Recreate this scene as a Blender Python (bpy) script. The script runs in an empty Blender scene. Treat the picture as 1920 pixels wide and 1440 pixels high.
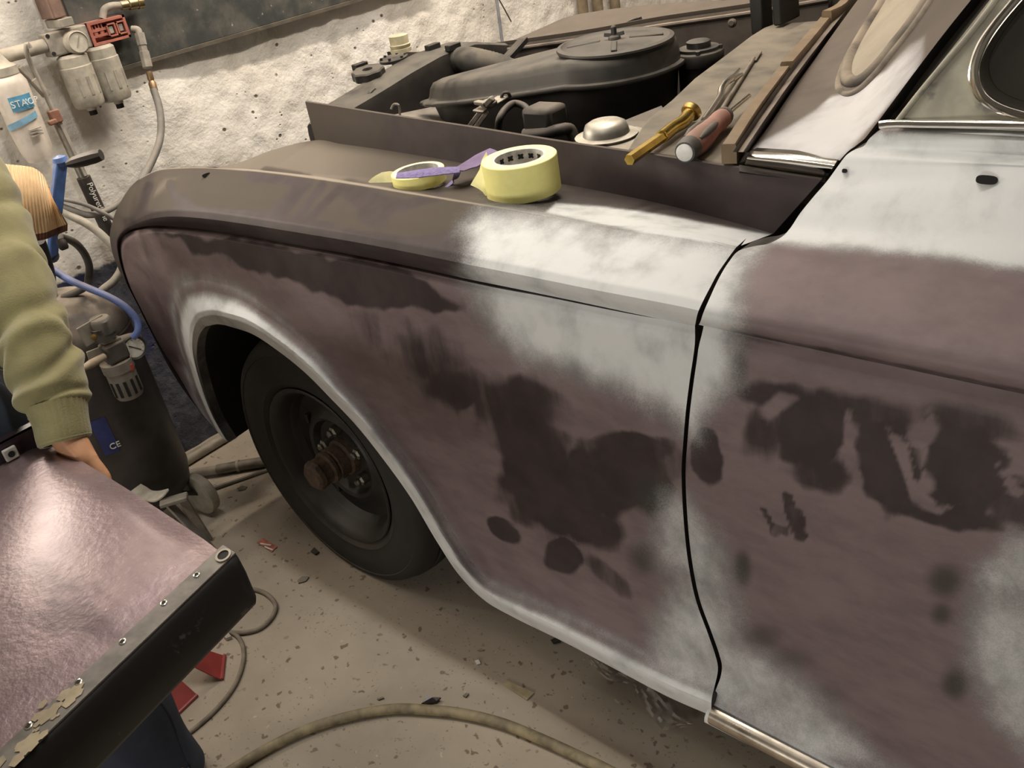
import bpy, bmesh, math, random
import numpy as np
from mathutils import Vector, Matrix
random.seed(7); np.random.seed(7)
SC = bpy.context.scene
COL = SC.collection
PI = math.pi

# ------------------------------------------------------------------ camera, world, lights, exposure
F = 1700.0
CAM = np.array([0.0, 0.0, 1.45])
def _ray0(p):
    v = np.array([(p[0]-960)/F, (p[1]-720)/F, 1.0]); return v/np.linalg.norm(v)
_ax = -_ray0((-1100, 100)); _ay = _ray0((2840, -626))
_s = (_ax+_ay)/np.linalg.norm(_ax+_ay); _d = (_ax-_ay)/np.linalg.norm(_ax-_ay)
_ax = (_s+_d)/2**.5; _ay = (_s-_d)/2**.5
R = np.stack([_ax, _ay, np.cross(_ax, _ay)])
cd = bpy.data.cameras.new('camera'); cam = bpy.data.objects.new('camera', cd); COL.objects.link(cam)
cd.sensor_width = 36; cd.lens = F/1920*36; cd.clip_start = .02
cam.matrix_world = Matrix([[R[i, 0], -R[i, 1], -R[i, 2], CAM[i]] for i in range(3)] + [[0, 0, 0, 1]])
SC.camera = cam
SC.view_settings.view_transform = 'Standard'; SC.view_settings.look = 'None'
SC.view_settings.gamma = 1; SC.view_settings.exposure = -0.2
SC.view_settings.use_curve_mapping = False
wd = bpy.data.worlds.new('World'); SC.world = wd; wd.use_nodes = True
wd.node_tree.nodes['Background'].inputs[0].default_value = (1, .85, .68, 1)
wd.node_tree.nodes['Background'].inputs[1].default_value = .05

def area(name, loc, rot, sx, sy, power, col):
    l = bpy.data.lights.new(name, 'AREA'); l.shape = 'RECTANGLE'; l.size = sx; l.size_y = sy
    l.energy = power; l.color = col
    o = bpy.data.objects.new(name, l); COL.objects.link(o); o.location = loc; o.rotation_euler = rot
    return o
WARM = (1, .95, .87); LEFTW = (1, .88, .74)
lamp_a = area('tube_light', (-1.35, .82, 2.78), (0, 0, 0), 1.5, .10, 23, WARM)      # over the fender, along the car
lamp_b = area('tube_light', (-2.40, .48, 1.52), (0, math.radians(-74), 0), .26, .75, 14, LEFTW)   # by the front wall
fill_c = area('tube_light', (-.3, -2.40, .95), (math.radians(89), 0, 0), 1.6, .5, 42, WARM)        # added fill for the car side, from behind the camera
fill_d = area('tube_light', (-1.75, 2.3, 2.78), (0, math.radians(38), 0), .10, 1.5, 58, LEFTW)        # added over the far side to brighten the front wall
fill_e = area('tube_light', (-1.0, 2.0, 2.78), (0, math.radians(58), 0), .10, 1.5, 34, LEFTW)        # added to wash the front wall with light
fill_f = area('tube_light', (-.75, -.15, 2.78), (0, 0, 0), 1.5, .10, 3, WARM)        # weak added fill above the photographer

# ------------------------------------------------------------------ pixel -> place helpers
def ray(p):
    p = np.asarray(p, float)
    v = np.stack([(p[..., 0]-960)/F, (p[..., 1]-720)/F, np.ones(p.shape[:-1])], -1)
    return v @ R.T
def aty(p, y): d = ray(p); return CAM + d*((np.asarray(y)-CAM[1])/d[..., 1])[..., None]
def atz(p, z): d = ray(p); return CAM + d*((np.asarray(z)-CAM[2])/d[..., 2])[..., None]
def atx(p, x): d = ray(p); return CAM + d*((np.asarray(x)-CAM[0])/d[..., 0])[..., None]
def att(p, t): d = ray(p); return CAM + d*np.asarray(t)[..., None]
def proj(P):
    v = (np.asarray(P, float)-CAM) @ R
    w = np.where(v[..., 2] > .05, v[..., 2], .05)
    return np.stack([v[..., 0]/w*F+960, v[..., 1]/w*F+720], -1)

def cr(P, n, ends=True):
    """smooth chord-length curve through the points, n samples"""
    P = np.asarray(P, float)
    d = np.r_[0, np.cumsum(np.maximum(np.linalg.norm(np.diff(P, axis=0), axis=1), 1e-6)**.75)]
    s = np.linspace(0, d[-1], n)
    out = np.empty((n, P.shape[1]))
    k = len(P)
    m = np.empty_like(P)
    for i in range(k):
        if i == 0: m[i] = (P[1]-P[0])/(d[1]-d[0])
        elif i == k-1: m[i] = (P[-1]-P[-2])/(d[-1]-d[-2])
        else:
            a = (P[i]-P[i-1])/(d[i]-d[i-1]); b = (P[i+1]-P[i])/(d[i+1]-d[i])
            w = (d[i+1]-d[i])/(d[i+1]-d[i-1]); m[i] = a*w+b*(1-w)
    idx = np.clip(np.searchsorted(d, s, side='right')-1, 0, k-2)
    h = (d[idx+1]-d[idx]); t = ((s-d[idx])/h)[:, None]; h = h[:, None]
    return ((2*t**3-3*t**2+1)*P[idx]+(t**3-2*t**2+t)*h*m[idx]+(-2*t**3+3*t**2)*P[idx+1]+(t**3-t**2)*h*m[idx+1])
def sstep(a, b, x):
    t = np.clip((x-a)/(b-a), 0, 1); return t*t*(3-2*t)

# ------------------------------------------------------------------ object helpers
def rootloc(p):
    while p is not None and p.parent is not None: p = p.parent
    return np.array(p.location) if p is not None else np.zeros(3)
def tag(o, label=None, cat=None, group=None, kind=None):
    if label: o['label'] = label
    if cat: o['category'] = cat
    if group: o['group'] = group
    if kind: o['kind'] = kind
    return o
def thing(name, label, cat, loc=(0, 0, 0), group=None):
    o = bpy.data.objects.new(name, None); COL.objects.link(o); o.location = loc
    o.empty_display_size = .05
    return tag(o, label, cat, group)
class MB:
    """collects shapes into one mesh"""
    def __init__(s): s.v = []; s.f = []; s.n = 0
    def add(s, V, Fc):
        V = np.asarray(V, float).reshape(-1, 3)
        s.v.append(V); s.f += [tuple(int(i)+s.n for i in f) for f in Fc]; s.n += len(V); return s
    def grid(s, G, close_u=False, close_v=False):
        n, m = G.shape[:2]; Fc = []
        for i in range(n if close_u else n-1):
            for j in range(m if close_v else m-1):
                a = i*m+j; b = ((i+1) % n)*m+j; c = ((i+1) % n)*m+(j+1) % m; d = i*m+(j+1) % m
                Fc.append((a, b, c, d))
        return s.add(G, Fc)
    def box(s, lo, hi, rot=None, ctr=None):
        lo = np.array(lo, float); hi = np.array(hi, float)
        V = np.array([[lo[0] if i & 1 == 0 else hi[0], lo[1] if i & 2 == 0 else hi[1], lo[2] if i & 4 == 0 else hi[2]] for i in range(8)])
        if rot is not None:
            c = (lo+hi)/2 if ctr is None else np.array(ctr); V = (V-c) @ np.array(rot).T+c
        return s.add(V, [(0, 2, 3, 1), (4, 5, 7, 6), (0, 1, 5, 4), (2, 6, 7, 3), (0, 4, 6, 2), (1, 3, 7, 5)])
    def bar(s, a, b, w, h, up=(0, 0, 1)):
        a = np.array(a, float); b = np.array(b, float); d = (b-a)/np.linalg.norm(b-a)
        x = np.cross(d, up); x /= np.linalg.norm(x); y = np.cross(x, d)
        V = [p+x*w/2*i+y*h/2*j for p in (a, b) for i, j in ((-1, -1), (1, -1), (1, 1), (-1, 1))]
        return s.add(V, [(3, 2, 1, 0), (4, 5, 6, 7), (0, 1, 5, 4), (1, 2, 6, 5), (2, 3, 7, 6), (3, 0, 4, 7)])
    def tube(s, pts, r, seg=10, n=None, caps=True, prof=None):
        pts = np.asarray(pts, float)
        if n: pts = cr(pts, n)
        k = len(pts); r = np.broadcast_to(np.asarray(r, float), (k,)) if np.ndim(r) == 0 or len(r) == k else np.interp(np.linspace(0, 1, k), np.linspace(0, 1, len(r)), r)
        T = np.gradient(pts, axis=0); T /= np.linalg.norm(T, axis=1)[:, None]
        up = np.array([0, 0, 1.]) if abs(T[0, 2]) < .9 else np.array([1., 0, 0])
        X = np.cross(T[0], up); X /= np.linalg.norm(X); G = np.empty((k, seg, 3))
        an = np.linspace(0, 2*PI, seg, endpoint=False)
        for i in range(k):
            X = X-T[i]*(X@T[i]); X /= np.linalg.norm(X); Y = np.cross(T[i], X)
            q = np.ones(seg) if prof is None else prof(i/(k-1), an)
            G[i] = pts[i]+r[i]*(np.outer(np.cos(an)*q, X)+np.outer(np.sin(an)*q, Y))
        b = s.n; s.grid(G, close_v=True)
        if caps: s.f.append(tuple(b+j for j in range(seg))); s.f.append(tuple(b+(k-1)*seg+j for j in reversed(range(seg))))
        return s
    def lathe(s, prof, o, ax=(0, 0, 1), seg=32, caps=True, x0=None, wob=None):
        """prof: list of (radius, height) along ax from o"""
        ax = np.array(ax, float); ax /= np.linalg.norm(ax)
        t = np.array(x0 if x0 is not None else ((1, 0, 0) if abs(ax[0]) < .9 else (0, 1, 0)), float)
        X = t-ax*(t@ax); X /= np.linalg.norm(X); Y = np.cross(ax, X); an = np.linspace(0, 2*PI, seg, endpoint=False)
        G = np.array([[np.array(o)+ax*h+(X*math.cos(a)+Y*math.sin(a))*r*(1 if wob is None else wob(r, h, a)) for a in an] for r, h in prof])
        b = s.n; s.grid(G, close_v=True)
        if caps: s.f.append(tuple(b+j for j in reversed(range(seg)))); s.f.append(tuple(b+(len(prof)-1)*seg+j for j in range(seg)))
        return s
    def prism(s, poly, off):
        poly = np.asarray(poly, float); k = len(poly); off = np.array(off, float)
        return s.add(np.r_[poly, poly+off], [tuple(range(k)), tuple(reversed(range(k, 2*k)))]+[(i, i+k, (i+1) % k+k, (i+1) % k) for i in range(k)])
    def build(s, name, mat, parent=None, smooth=True, bevel=0, attrs=None, angle=40, recalc=True, sub=0):
        V = np.concatenate(s.v)-rootloc(parent)
        me = bpy.data.meshes.new(name); me.from_pydata(V.tolist(), [], s.f); me.update()
        if recalc:
            bm = bmesh.new(); bm.from_mesh(me); bmesh.ops.recalc_face_normals(bm, faces=bm.faces); bm.to_mesh(me); bm.free()
        if attrs:
            for k, a in attrs.items():
                at = me.attributes.new(k, 'FLOAT', 'POINT'); at.data.foreach_set('value', np.asarray(a, np.float32).ravel())
        o = bpy.data.objects.new(name, me); COL.objects.link(o)
        me.materials.append(mat)
        if parent is not None: o.parent = parent
        if smooth:
            me.polygons.foreach_set('use_smooth', [True]*len(me.polygons)); me.set_sharp_from_angle(angle=math.radians(angle))
        if bevel:
            b = o.modifiers.new('bevel', 'BEVEL'); b.width = bevel; b.segments = 2; b.limit_method = 'ANGLE'; b.angle_limit = math.radians(35)
        if sub:
            b = o.modifiers.new('sub', 'SUBSURF'); b.levels = sub; b.render_levels = sub
        return o
def text(s, size, origin, xdir, ydir, mat, parent, name='lettering', ext=.0006, align='LEFT'):
    c = bpy.data.curves.new(name, 'FONT'); c.body = s; c.size = size; c.extrude = ext; c.align_x = align
    o = bpy.data.objects.new(name, c); COL.objects.link(o)
    dg = bpy.context.evaluated_depsgraph_get(); me = bpy.data.meshes.new_from_object(o.evaluated_get(dg))
    bpy.data.objects.remove(o); bpy.data.curves.remove(c)
    x = Vector(xdir).normalized(); y = Vector(ydir); y = (y-x*y.dot(x)).normalized(); z = x.cross(y)
    loc = Vector(origin)-Vector(rootloc(parent))
    me.transform(Matrix([[x[i], y[i], z[i], loc[i]] for i in range(3)]+[[0, 0, 0, 1]]))
    o = bpy.data.objects.new(name, me); COL.objects.link(o); me.materials.clear(); me.materials.append(mat); o.parent = parent
    return o

# ------------------------------------------------------------------ materials
class NT:
    def __init__(s, name):
        s.m = bpy.data.materials.new(name); s.m.use_nodes = True; s.t = s.m.node_tree; s.b = s.t.nodes['Principled BSDF']; s.tc = None
    def n(s, typ, **kw):
        x = s.t.nodes.new(typ)
        for k, v in kw.items(): setattr(x, k, v)
        return x
    def L(s, a, b): s.t.links.new(a, b)
    def val(s, sock, v):
        if hasattr(v, 'is_output') or isinstance(v, bpy.types.NodeSocket): s.L(v, sock)
        else: sock.default_value = v
    def co(s):
        if s.tc is None: s.tc = s.n('ShaderNodeTexCoord').outputs['Object']
        return s.tc
    def mapv(s, scale=(1, 1, 1), rot=(0, 0, 0), loc=(0, 0, 0)):
        m = s.n('ShaderNodeMapping'); s.L(s.co(), m.inputs[0]); m.inputs['Scale'].default_value = scale; m.inputs['Rotation'].default_value = rot; m.inputs['Location'].default_value = loc
        return m.outputs[0]
    def noise(s, scale, detail=4, rough=.55, vec=None, dist=0):
        x = s.n('ShaderNodeTexNoise'); s.L(vec or s.co(), x.inputs['Vector']); x.inputs['Scale'].default_value = scale
        x.inputs['Detail'].default_value = detail; x.inputs['Roughness'].default_value = rough; x.inputs['Distortion'].default_value = dist
        return x.outputs[0]
    def voro(s, scale, vec=None, feature='F1'):
        x = s.n('ShaderNodeTexVoronoi', feature=feature); s.L(vec or s.co(), x.inputs['Vector']); x.inputs['Scale'].default_value = scale
        return x.outputs[0]
    def ramp(s, f, a, b):
        x = s.n('ShaderNodeMapRange', interpolation_type='SMOOTHSTEP'); s.val(x.inputs[0], f); x.inputs[1].default_value = a; x.inputs[2].default_value = b
        return x.outputs[0]
    def math(s, op, a, b=0.0, clamp=False):
        x = s.n('ShaderNodeMath', operation=op, use_clamp=clamp); s.val(x.inputs[0], a); s.val(x.inputs[1], b); return x.outputs[0]
    def mix(s, f, a, b):
        x = s.n('ShaderNodeMix', data_type='RGBA'); s.val(x.inputs[0], f)
        for sock, v in ((x.inputs[6], a), (x.inputs[7], b)): s.val(sock, (*v, 1) if isinstance(v, tuple) and len(v) == 3 else v)
        return x.outputs[2]
    def attr(s, name):
        x = s.n('ShaderNodeAttribute', attribute_name=name); return x.outputs['Fac']
    def bump(s, h, strength=.3, dist=.01):
        x = s.n('ShaderNodeBump'); s.L(h, x.inputs['Height']); x.inputs['Strength'].default_value = strength; x.inputs['Distance'].default_value = dist
        s.L(x.outputs[0], s.b.inputs['Normal']); return x
    def out(s, col=None, rough=None, metal=None, **kw):
        if col is not None: s.val(s.b.inputs['Base Color'], (*col, 1) if isinstance(col, tuple) and len(col) == 3 else col)
        if rough is not None: s.val(s.b.inputs['Roughness'], rough)
        if metal is not None: s.val(s.b.inputs['Metallic'], metal)
        for k, v in kw.items(): s.val(s.b.inputs[k.replace('_', ' ')], v)
        return s.m
DUST = (.36, .30, .235)
def mat(name, col, rough=.5, metal=0., dust=0., nscale=30., var=.25, bump=0., dcol=DUST, **kw):
    """plain colour with a mottled variation and settled dust on faces that look up"""
    m = NT(name); c = col
    nz = m.noise(nscale, 4)
    c = m.mix(m.ramp(nz, .3, .7), tuple(x*(1-var) for x in col), tuple(min(1, x*(1+var*.6)) for x in col))
    if dust:
        g = m.n('ShaderNodeNewGeometry'); sp = m.n('ShaderNodeSeparateXYZ'); m.L(g.outputs['Normal'], sp.inputs[0])
        up = m.ramp(sp.outputs[2], -.1, .9)
        f = m.math('MULTIPLY', m.math('MULTIPLY', up, dust), m.ramp(m.noise(14, 5), .2, .65))
        c = m.mix(f, c, dcol)
        rr = m.math('ADD', rough, m.math('MULTIPLY', f, .5), True)
        if metal: m.val(m.b.inputs['Metallic'], m.math('MULTIPLY', m.math('SUBTRACT', 1.0, f), metal))
        m.out(c, rr, **kw)
    else: m.out(c, rough, metal, **kw)
    if bump: m.bump(m.noise(nscale*4, 3), bump, .003)
    return m.m

# ------------------------------------------------------------------ room
def mat_wall():
    m = NT('whitewashed_wall'); sp = m.n('ShaderNodeSeparateXYZ'); m.L(m.co(), sp.inputs[0])
    n1 = m.noise(3, 6, .6); n2 = m.noise(22, 6, .65); n3 = m.noise(70, 4)
    c = m.mix(m.ramp(n1, .35, .7), (.76, .72, .65), (.87, .84, .79))
    c = m.mix(m.math('MULTIPLY', m.ramp(m.noise(5.5, 5, .6), .56, .74), .55), c, (.42, .37, .30))
    pit = m.ramp(m.voro(13, m.mapv((1, 1, 1.25))), .11, .045)
    pit = m.math('MAXIMUM', m.math('MULTIPLY', pit, m.ramp(m.noise(6, 2), .44, .55)), m.math('MULTIPLY', m.ramp(m.voro(31, m.mapv((1, 1, 1.3), loc=(2, 5, 1))), .16, .07), m.ramp(m.noise(4, 3), .50, .60)))
    c = m.mix(pit, c, (.16, .13, .10))
    # blue-black painted dado
    edge = m.math('ADD', sp.outputs[2], m.math('MULTIPLY', m.math('SUBTRACT', n2, .5), .03))
    dado = m.ramp(edge, .655, .645)
    c = m.mix(dado, c, m.mix(m.ramp(n2, .4, .7), (.045, .047, .065), (.10, .10, .12)))
    c = m.mix(m.math('MULTIPLY', dado, m.ramp(m.noise(4, 3), .6, .68)), c, (.03, .035, .10))
    h = m.math('ADD', m.math('MULTIPLY', n2, 1.0), m.math('MULTIPLY', n3, .35))
    h = m.math('SUBTRACT', h, m.math('MULTIPLY', pit, .8))
    m.bump(h, .45, .014)
    return m.out(c, .9)
def mat_floor():
    m = NT('concrete_floor')
    n1 = m.noise(2.2, 6, .6); n2 = m.noise(40, 5)
    c = m.mix(m.ramp(n1, .35, .68), (.335, .288, .228), (.445, .38, .304))
    c = m.mix(m.math('MULTIPLY', m.ramp(m.noise(5, 4), .5, .75), .35), c, (.42, .33, .272))
    va = m.n('ShaderNodeVectorMath', operation='ADD'); wn = m.n('ShaderNodeTexNoise'); m.L(m.co(), wn.inputs['Vector']); wn.inputs['Scale'].default_value = 45
    vs = m.n('ShaderNodeVectorMath', operation='SCALE'); m.L(wn.outputs['Color'], vs.inputs[0]); vs.inputs['Scale'].default_value = .035; m.L(m.co(), va.inputs[0]); m.L(vs.outputs[0], va.inputs[1]); m.tc = va.outputs[0]
    sp = m.ramp(m.voro(30, m.mapv((1, 1.3, 1))), .22, .14); sp = m.math('MULTIPLY', sp, m.ramp(m.noise(9, 2), .36, .5))
    c = m.mix(m.math('MULTIPLY', sp, .75), c, (.13, .085, .06))
    sp2 = m.ramp(m.voro(75, m.mapv((1, 1.4, 1), loc=(3, 1, 0))), .20, .13); sp2 = m.math('MULTIPLY', sp2, m.ramp(m.noise(13, 2), .40, .55))
    c = m.mix(m.math('MULTIPLY', sp2, .6), c, (.11, .09, .07))
    sp3 = m.ramp(m.voro(22, m.mapv((1, 1, 1), loc=(7, 2, 0))), .075, .04)
    c = m.mix(m.math('MULTIPLY', sp3, .6), c, (.6, .52, .42))
    m.bump(n2, .15, .003)
    return m.out(c, .85)
M_wall = mat_wall(); M_floor = mat_floor()
M_plain = mat('aged_plaster', (.27, .26, .24), .9, nscale=4)
M_ceil = mat('ceiling_paint', (.27, .26, .24), .9, nscale=2)
def struct(name, lo, hi, m):
    o = MB().box(lo, hi).build(name, m, smooth=False); o['kind'] = 'structure'; return o
X0, X1, Y0, Y1, Z1 = -2.5, 3.5, -2.6, 4.6, 2.9
struct('floor', (X0-.2, Y0-.2, -.1), (X1+.2, Y1+.2, 0), M_floor)
struct('ceiling', (X0-.2, Y0-.2, Z1), (X1+.2, Y1+.2, Z1+.1), M_ceil)
struct('wall_left', (X0-.2, Y0-.2, 0), (X1+.2, Y0, Z1), M_plain)
struct('wall_right', (X0-.2, Y1, 0), (X1+.2, Y1+.2, Z1), M_plain)
struct('wall_back', (X1, Y0, 0), (X1+.2, Y1, Z1), M_plain)
# front wall with a rough rendered surface
def fwall():
    ny, nz = 420, 180
    y = np.linspace(Y0, Y1, ny); z = np.linspace(0, Z1, nz); Yg, Zg = np.meshgrid(y, z, indexing='ij')
    rs = np.random.RandomState(3); H = np.zeros_like(Yg)
    for f, a in ((1.2, .007), (2.6, .004), (6, .0035), (13, .003), (26, .002)):
        for _ in range(10):
            k = rs.normal(size=2)*f*2.2; H += a*.33*np.sin(k[0]*Yg+k[1]*Zg+rs.rand()*6.28)
    rough = sstep(.55, .75, Zg)*1.0+.6*(1-sstep(.55, .75, Zg)); H *= rough
    G = np.stack([X0+np.clip(H, -.018, .018), Yg, Zg], -1)
    b = MB().grid(G); B = G.copy(); B[..., 0] = X0-.2
    b.add(np.array([[X0-.2, Y0, 0], [X0-.2, Y1, 0], [X0-.2, Y1, Z1], [X0-.2, Y0, Z1]]), [(0, 1, 2, 3)])
    o = b.build('wall_front', M_wall, recalc=False, angle=80); o['kind'] = 'structure'
fwall()

# ------------------------------------------------------------------ car body paint
def sdpoly(P, poly):
    P = np.asarray(P, float); poly = np.asarray(poly, float); k = len(poly)
    d = np.full(P.shape[:-1], 1e18); ins = np.zeros(P.shape[:-1], bool)
    for i in range(k):
        a = poly[i]; b = poly[(i+1) % k]; e = b-a; w = P-a
        t = np.clip((w @ e)/(e @ e+1e-9), 0, 1); q = w-t[..., None]*e
        d = np.minimum(d, (q**2).sum(-1))
        c = (a[1] > P[..., 1]) != (b[1] > P[..., 1])
        xi = a[0]+(P[..., 1]-a[1])*(b[0]-a[0])/(b[1]-a[1]+1e-12)
        ins ^= c & (P[..., 0] < xi)
    return np.sqrt(d)*np.where(ins, -1, 1)
def soft(P, poly, f): return sstep(f, -f, sdpoly(P, poly))
def stroke(P, pts, w, f):
    d = np.full(P.shape[:-1], 1e9); pts = np.asarray(pts, float)
    for a, b in zip(pts[:-1], pts[1:]):
        e = b-a; t = np.clip(((P-a) @ e)/(e @ e+1e-9), 0, 1); d = np.minimum(d, np.linalg.norm(P-a-t[..., None]*e, axis=-1))
    return sstep(w+f, w-f, d)
def mat_body():
    m = NT('primer_and_dusty_paint')
    pr, dk, du, wet = m.attr('primer'), m.attr('dark'), m.attr('dust'), m.attr('halo')
    cloud = m.noise(14, 6, .62); wisp = m.noise(9, 6, .65, m.mapv((1, 1, 2.2), (0, .5, 0))); fine = m.noise(420, 2, .7)
    streak = m.noise(16, 5, .6, m.mapv((1, 1, .25), (0, .35, 0)))
    c = m.mix(m.ramp(wisp, .3, .7), (.158, .117, .122), (.218, .165, .170))
    d = m.math('ADD', dk, m.math('MULTIPLY', m.math('SUBTRACT', streak, .5), 1.1))
    d = m.ramp(d, .22, .78)
    c = m.mix(m.math('MULTIPLY', d, .96), c, m.mix(m.ramp(cloud, .3, .7), (.030, .021, .022), (.050, .037, .038)))
    u = m.math('ADD', du, m.math('MULTIPLY', m.math('SUBTRACT', m.noise(7, 6, .6, m.mapv((1, .5, 1), (0, 0, .5))), .5), 1.15))
    u = m.math('MULTIPLY', m.ramp(u, .25, .8), m.math('MINIMUM', m.math('MULTIPLY', du, 1.6), 1.0))
    c = m.mix(m.math('MULTIPLY', u, .85), c, m.mix(m.ramp(du, .8, 1.3), (.080, .066, .051), (.33, .285, .23)))
    h = m.math('ADD', wet, m.math('MULTIPLY', m.math('SUBTRACT', cloud, .5), .5)); h = m.ramp(h, .18, .95)
    c = m.mix(m.math('MULTIPLY', h, .85), c, (.045, .042, .038))
    p = m.math('ADD', pr, m.math('MULTIPLY', m.math('SUBTRACT', cloud, .5), .65))
    p = m.math('ADD', p, m.math('MULTIPLY', m.math('SUBTRACT', fine, .5), .5))
    p = m.ramp(p, .04, .92)
    p = m.math('MULTIPLY', p, m.ramp(pr, .0, .12))
    dens = m.math('ADD', m.math('MULTIPLY', m.math('SUBTRACT', m.noise(17, 6, .6, m.mapv((1, 1, .7), (0, .6, 0))), .5), 1.7), m.math('MULTIPLY', pr, .88))
    pc = m.mix(m.ramp(dens, .0, 1.0), (.25, .262, .255), (.69, .705, .71))
    c = m.mix(p, c, pc)
    r = m.math('ADD', m.math('MULTIPLY', d, .0), .60)
    r = m.math('ADD', r, m.math('MULTIPLY', u, .22), True)
    rr = m.n('ShaderNodeMix', data_type='FLOAT'); m.L(p, rr.inputs[0]); m.L(r, rr.inputs[2]); rr.inputs[3].default_value = .75
    m.bump(m.noise(260, 2), .06, .001)
    return m.out(c, rr.outputs[0], Specular_IOR_Level=.3)
M_body = mat_body()
M_bay = mat('dusty_dark_brown_paint', (.055, .042, .036), .55, dust=.75)
M_black = mat('black_rubber', (.014, .013, .012), .55, dust=.15)
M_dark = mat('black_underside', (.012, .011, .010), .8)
M_chrome = mat('chrome', (.80, .78, .74), .13, 1.0, var=.08)

# paint, dust and painted shade areas, drawn once over the near side of the car (u, v of the photo of record)
PRIMER = [  # polygon, feather, amount
    ([(880, 425), (905, 402), (960, 396), (1060, 408), (1200, 430), (1390, 462), (1440, 452), (1400, 500), (1384, 560), (1376, 640), (1368, 720), (1330, 760), (1300, 815), (1270, 790), (1180, 735), (1080, 700), (990, 672), (930, 628), (895, 560), (872, 500)], 62, 1.0),
    ([(1240, 935), (1290, 925), (1335, 985), (1372, 1060), (1388, 1130), (1400, 1200), (1500, 1265), (1620, 1370), (1660, 1440), (1500, 1440), (1340, 1340), (1200, 1260), (1225, 1150), (1262, 1085), (1205, 1010)], 52, .64),
    ([(1830, 1060), (1900, 1010), (1990, 1000), (2080, 1040), (2110, 1200), (2140, 1400), (2180, 1560), (2080, 1580), (1960, 1440), (1860, 1370), (1815, 1270), (1810, 1160)], 55, .68),
    ([(1400, 450), (1455, 445), (1540, 330), (1600, 250), (9000, -260), (9000, 1310), (1920, 505), (1700, 475), (1480, 460)], 22, 1.0),
    ([(1042, 380), (1140, 388), (1240, 402), (1450, 440), (1400, 466), (1200, 436), (1060, 408), (1020, 398)], 6, .95),
]
HALO = [(1215, 925, 40, 38, .9), (1205, 1045, 34, 46, .8), (1392, 1065, 20, 42, 1.), (1770, 1090, 40, 36, 1.), (1765, 1150, 24, 26, .9), (1792, 1282, 32, 36, 1.), (1480, 1235, 70, 34, .6), (1430, 1195, 50, 34, .7), (1560, 1300, 60, 34, .5),
        (893, 522, 16, 30, .6), (955, 598, 9, 28, .9), (1385, 690, 22, 60, .8), (1400, 640, 24, 40, .5), (1385, 780, 26, 30, .4)]
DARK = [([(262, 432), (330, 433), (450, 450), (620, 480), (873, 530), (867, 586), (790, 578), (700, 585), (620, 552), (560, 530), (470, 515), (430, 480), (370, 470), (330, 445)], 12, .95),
        ([(1300, 615), (1500, 655), (1920, 744), (9000, 2390), (9000, 2370), (1920, 728), (1500, 642), (1320, 606)], 5, .7),  # shade of the door crease groove, painted in as a dark line
        ([(1465, 922), (1478, 920), (1494, 950), (1510, 1000), (1500, 1018), (1485, 1000), (1470, 960)], 3, .6), ([(1426, 950), (1433, 950), (1455, 985), (1445, 1000)], 3, .7), ([(1440, 985), (1480, 985), (1480, 1005), (1450, 1008)], 3, .5),
        ([(380, 470), (560, 490), (600, 520), (480, 515)], 14, .5)]
LOBES = [  # cu, cv, ru, rv, turn, amount, softness
    (805, 670, 95, 60, 20, .62, .7), (889, 742, 110, 50, 25, .72, .5), (972, 762, 92, 62, 10, .80, .4), (1000, 840, 88, 66, 50, .86, .35), (1030, 912, 112, 80, 40, .90, .35), (1139, 895, 112, 76, -8, .90, .35), (1194, 836, 92, 26, 4, .85, .3), (1222, 905, 46, 62, 0, .9, .4),
    (1055, 1042, 38, 33, 25, .85, .25), (944, 994, 38, 18, 35, .85, .25), (985, 955, 40, 30, 50, .7, .4), (1110, 985, 70, 40, 20, .75, .5), (1140, 1080, 66, 18, 42, .55, .4), (700, 620, 70, 40, 40, .5, .8), (1262, 868, 34, 40, 0, .7, .4),
    (1324, 856, 31, 58, -8, .9, .22), (1518, 809, 66, 78, 0, .90, .28), (1490, 748, 112, 30, 8, .8, .45), (1435, 802, 42, 62, 12, .66, .5), (1537, 886, 66, 40, 14, .78, .4), (1667, 872, 58, 98, -14, .92, .25), (1818, 880, 78, 92, -30, .92, .25), (1768, 958, 130, 30, 14, .88, .3),
    (1824, 792, 112, 36, 14, .74, .5), (1640, 775, 90, 34, 12, .7, .5), (1900, 940, 90, 50, 25, .8, .4), (2040, 900, 120, 80, 20, .7, .6),
    (1483, 936, 7, 17, -30, .7, .3), (1496, 972, 15, 28, -25, .62, .3), (1438, 967, 6, 22, -32, .75, .3), (1502, 1005, 14, 12, 0, .62, .3), (1462, 990, 20, 9, 20, .5, .4), (1450, 1000, 9, 14, -20, .5, .4)]
LIGHT = [([(1660, 800), (1700, 830), (1712, 900), (1760, 950), (1800, 945), (1760, 965), (1710, 940), (1690, 880)], 8, .9), ([(1860, 860), (1900, 900), (1930, 940), (1900, 930)], 6, .8),
         ([(1420, 770), (1460, 735), (1500, 745), (1440, 790)], 8, .7), ([(1585, 780), (1595, 770), (1600, 850), (1588, 880)], 6, .6), ([(1740, 770), (1752, 780), (1740, 830)], 5, .7),
         ([(1583, 775), (1592, 765), (1596, 850), (1590, 890)], 5, .6), ([(780, 515), (870, 530), (866, 575), (830, 555)], 10, .8), ([(862, 770), (888, 758), (896, 790), (872, 800)], 6, .6), ([(712, 600), (722, 598), (728, 660), (716, 650)], 6, .5)]
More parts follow.
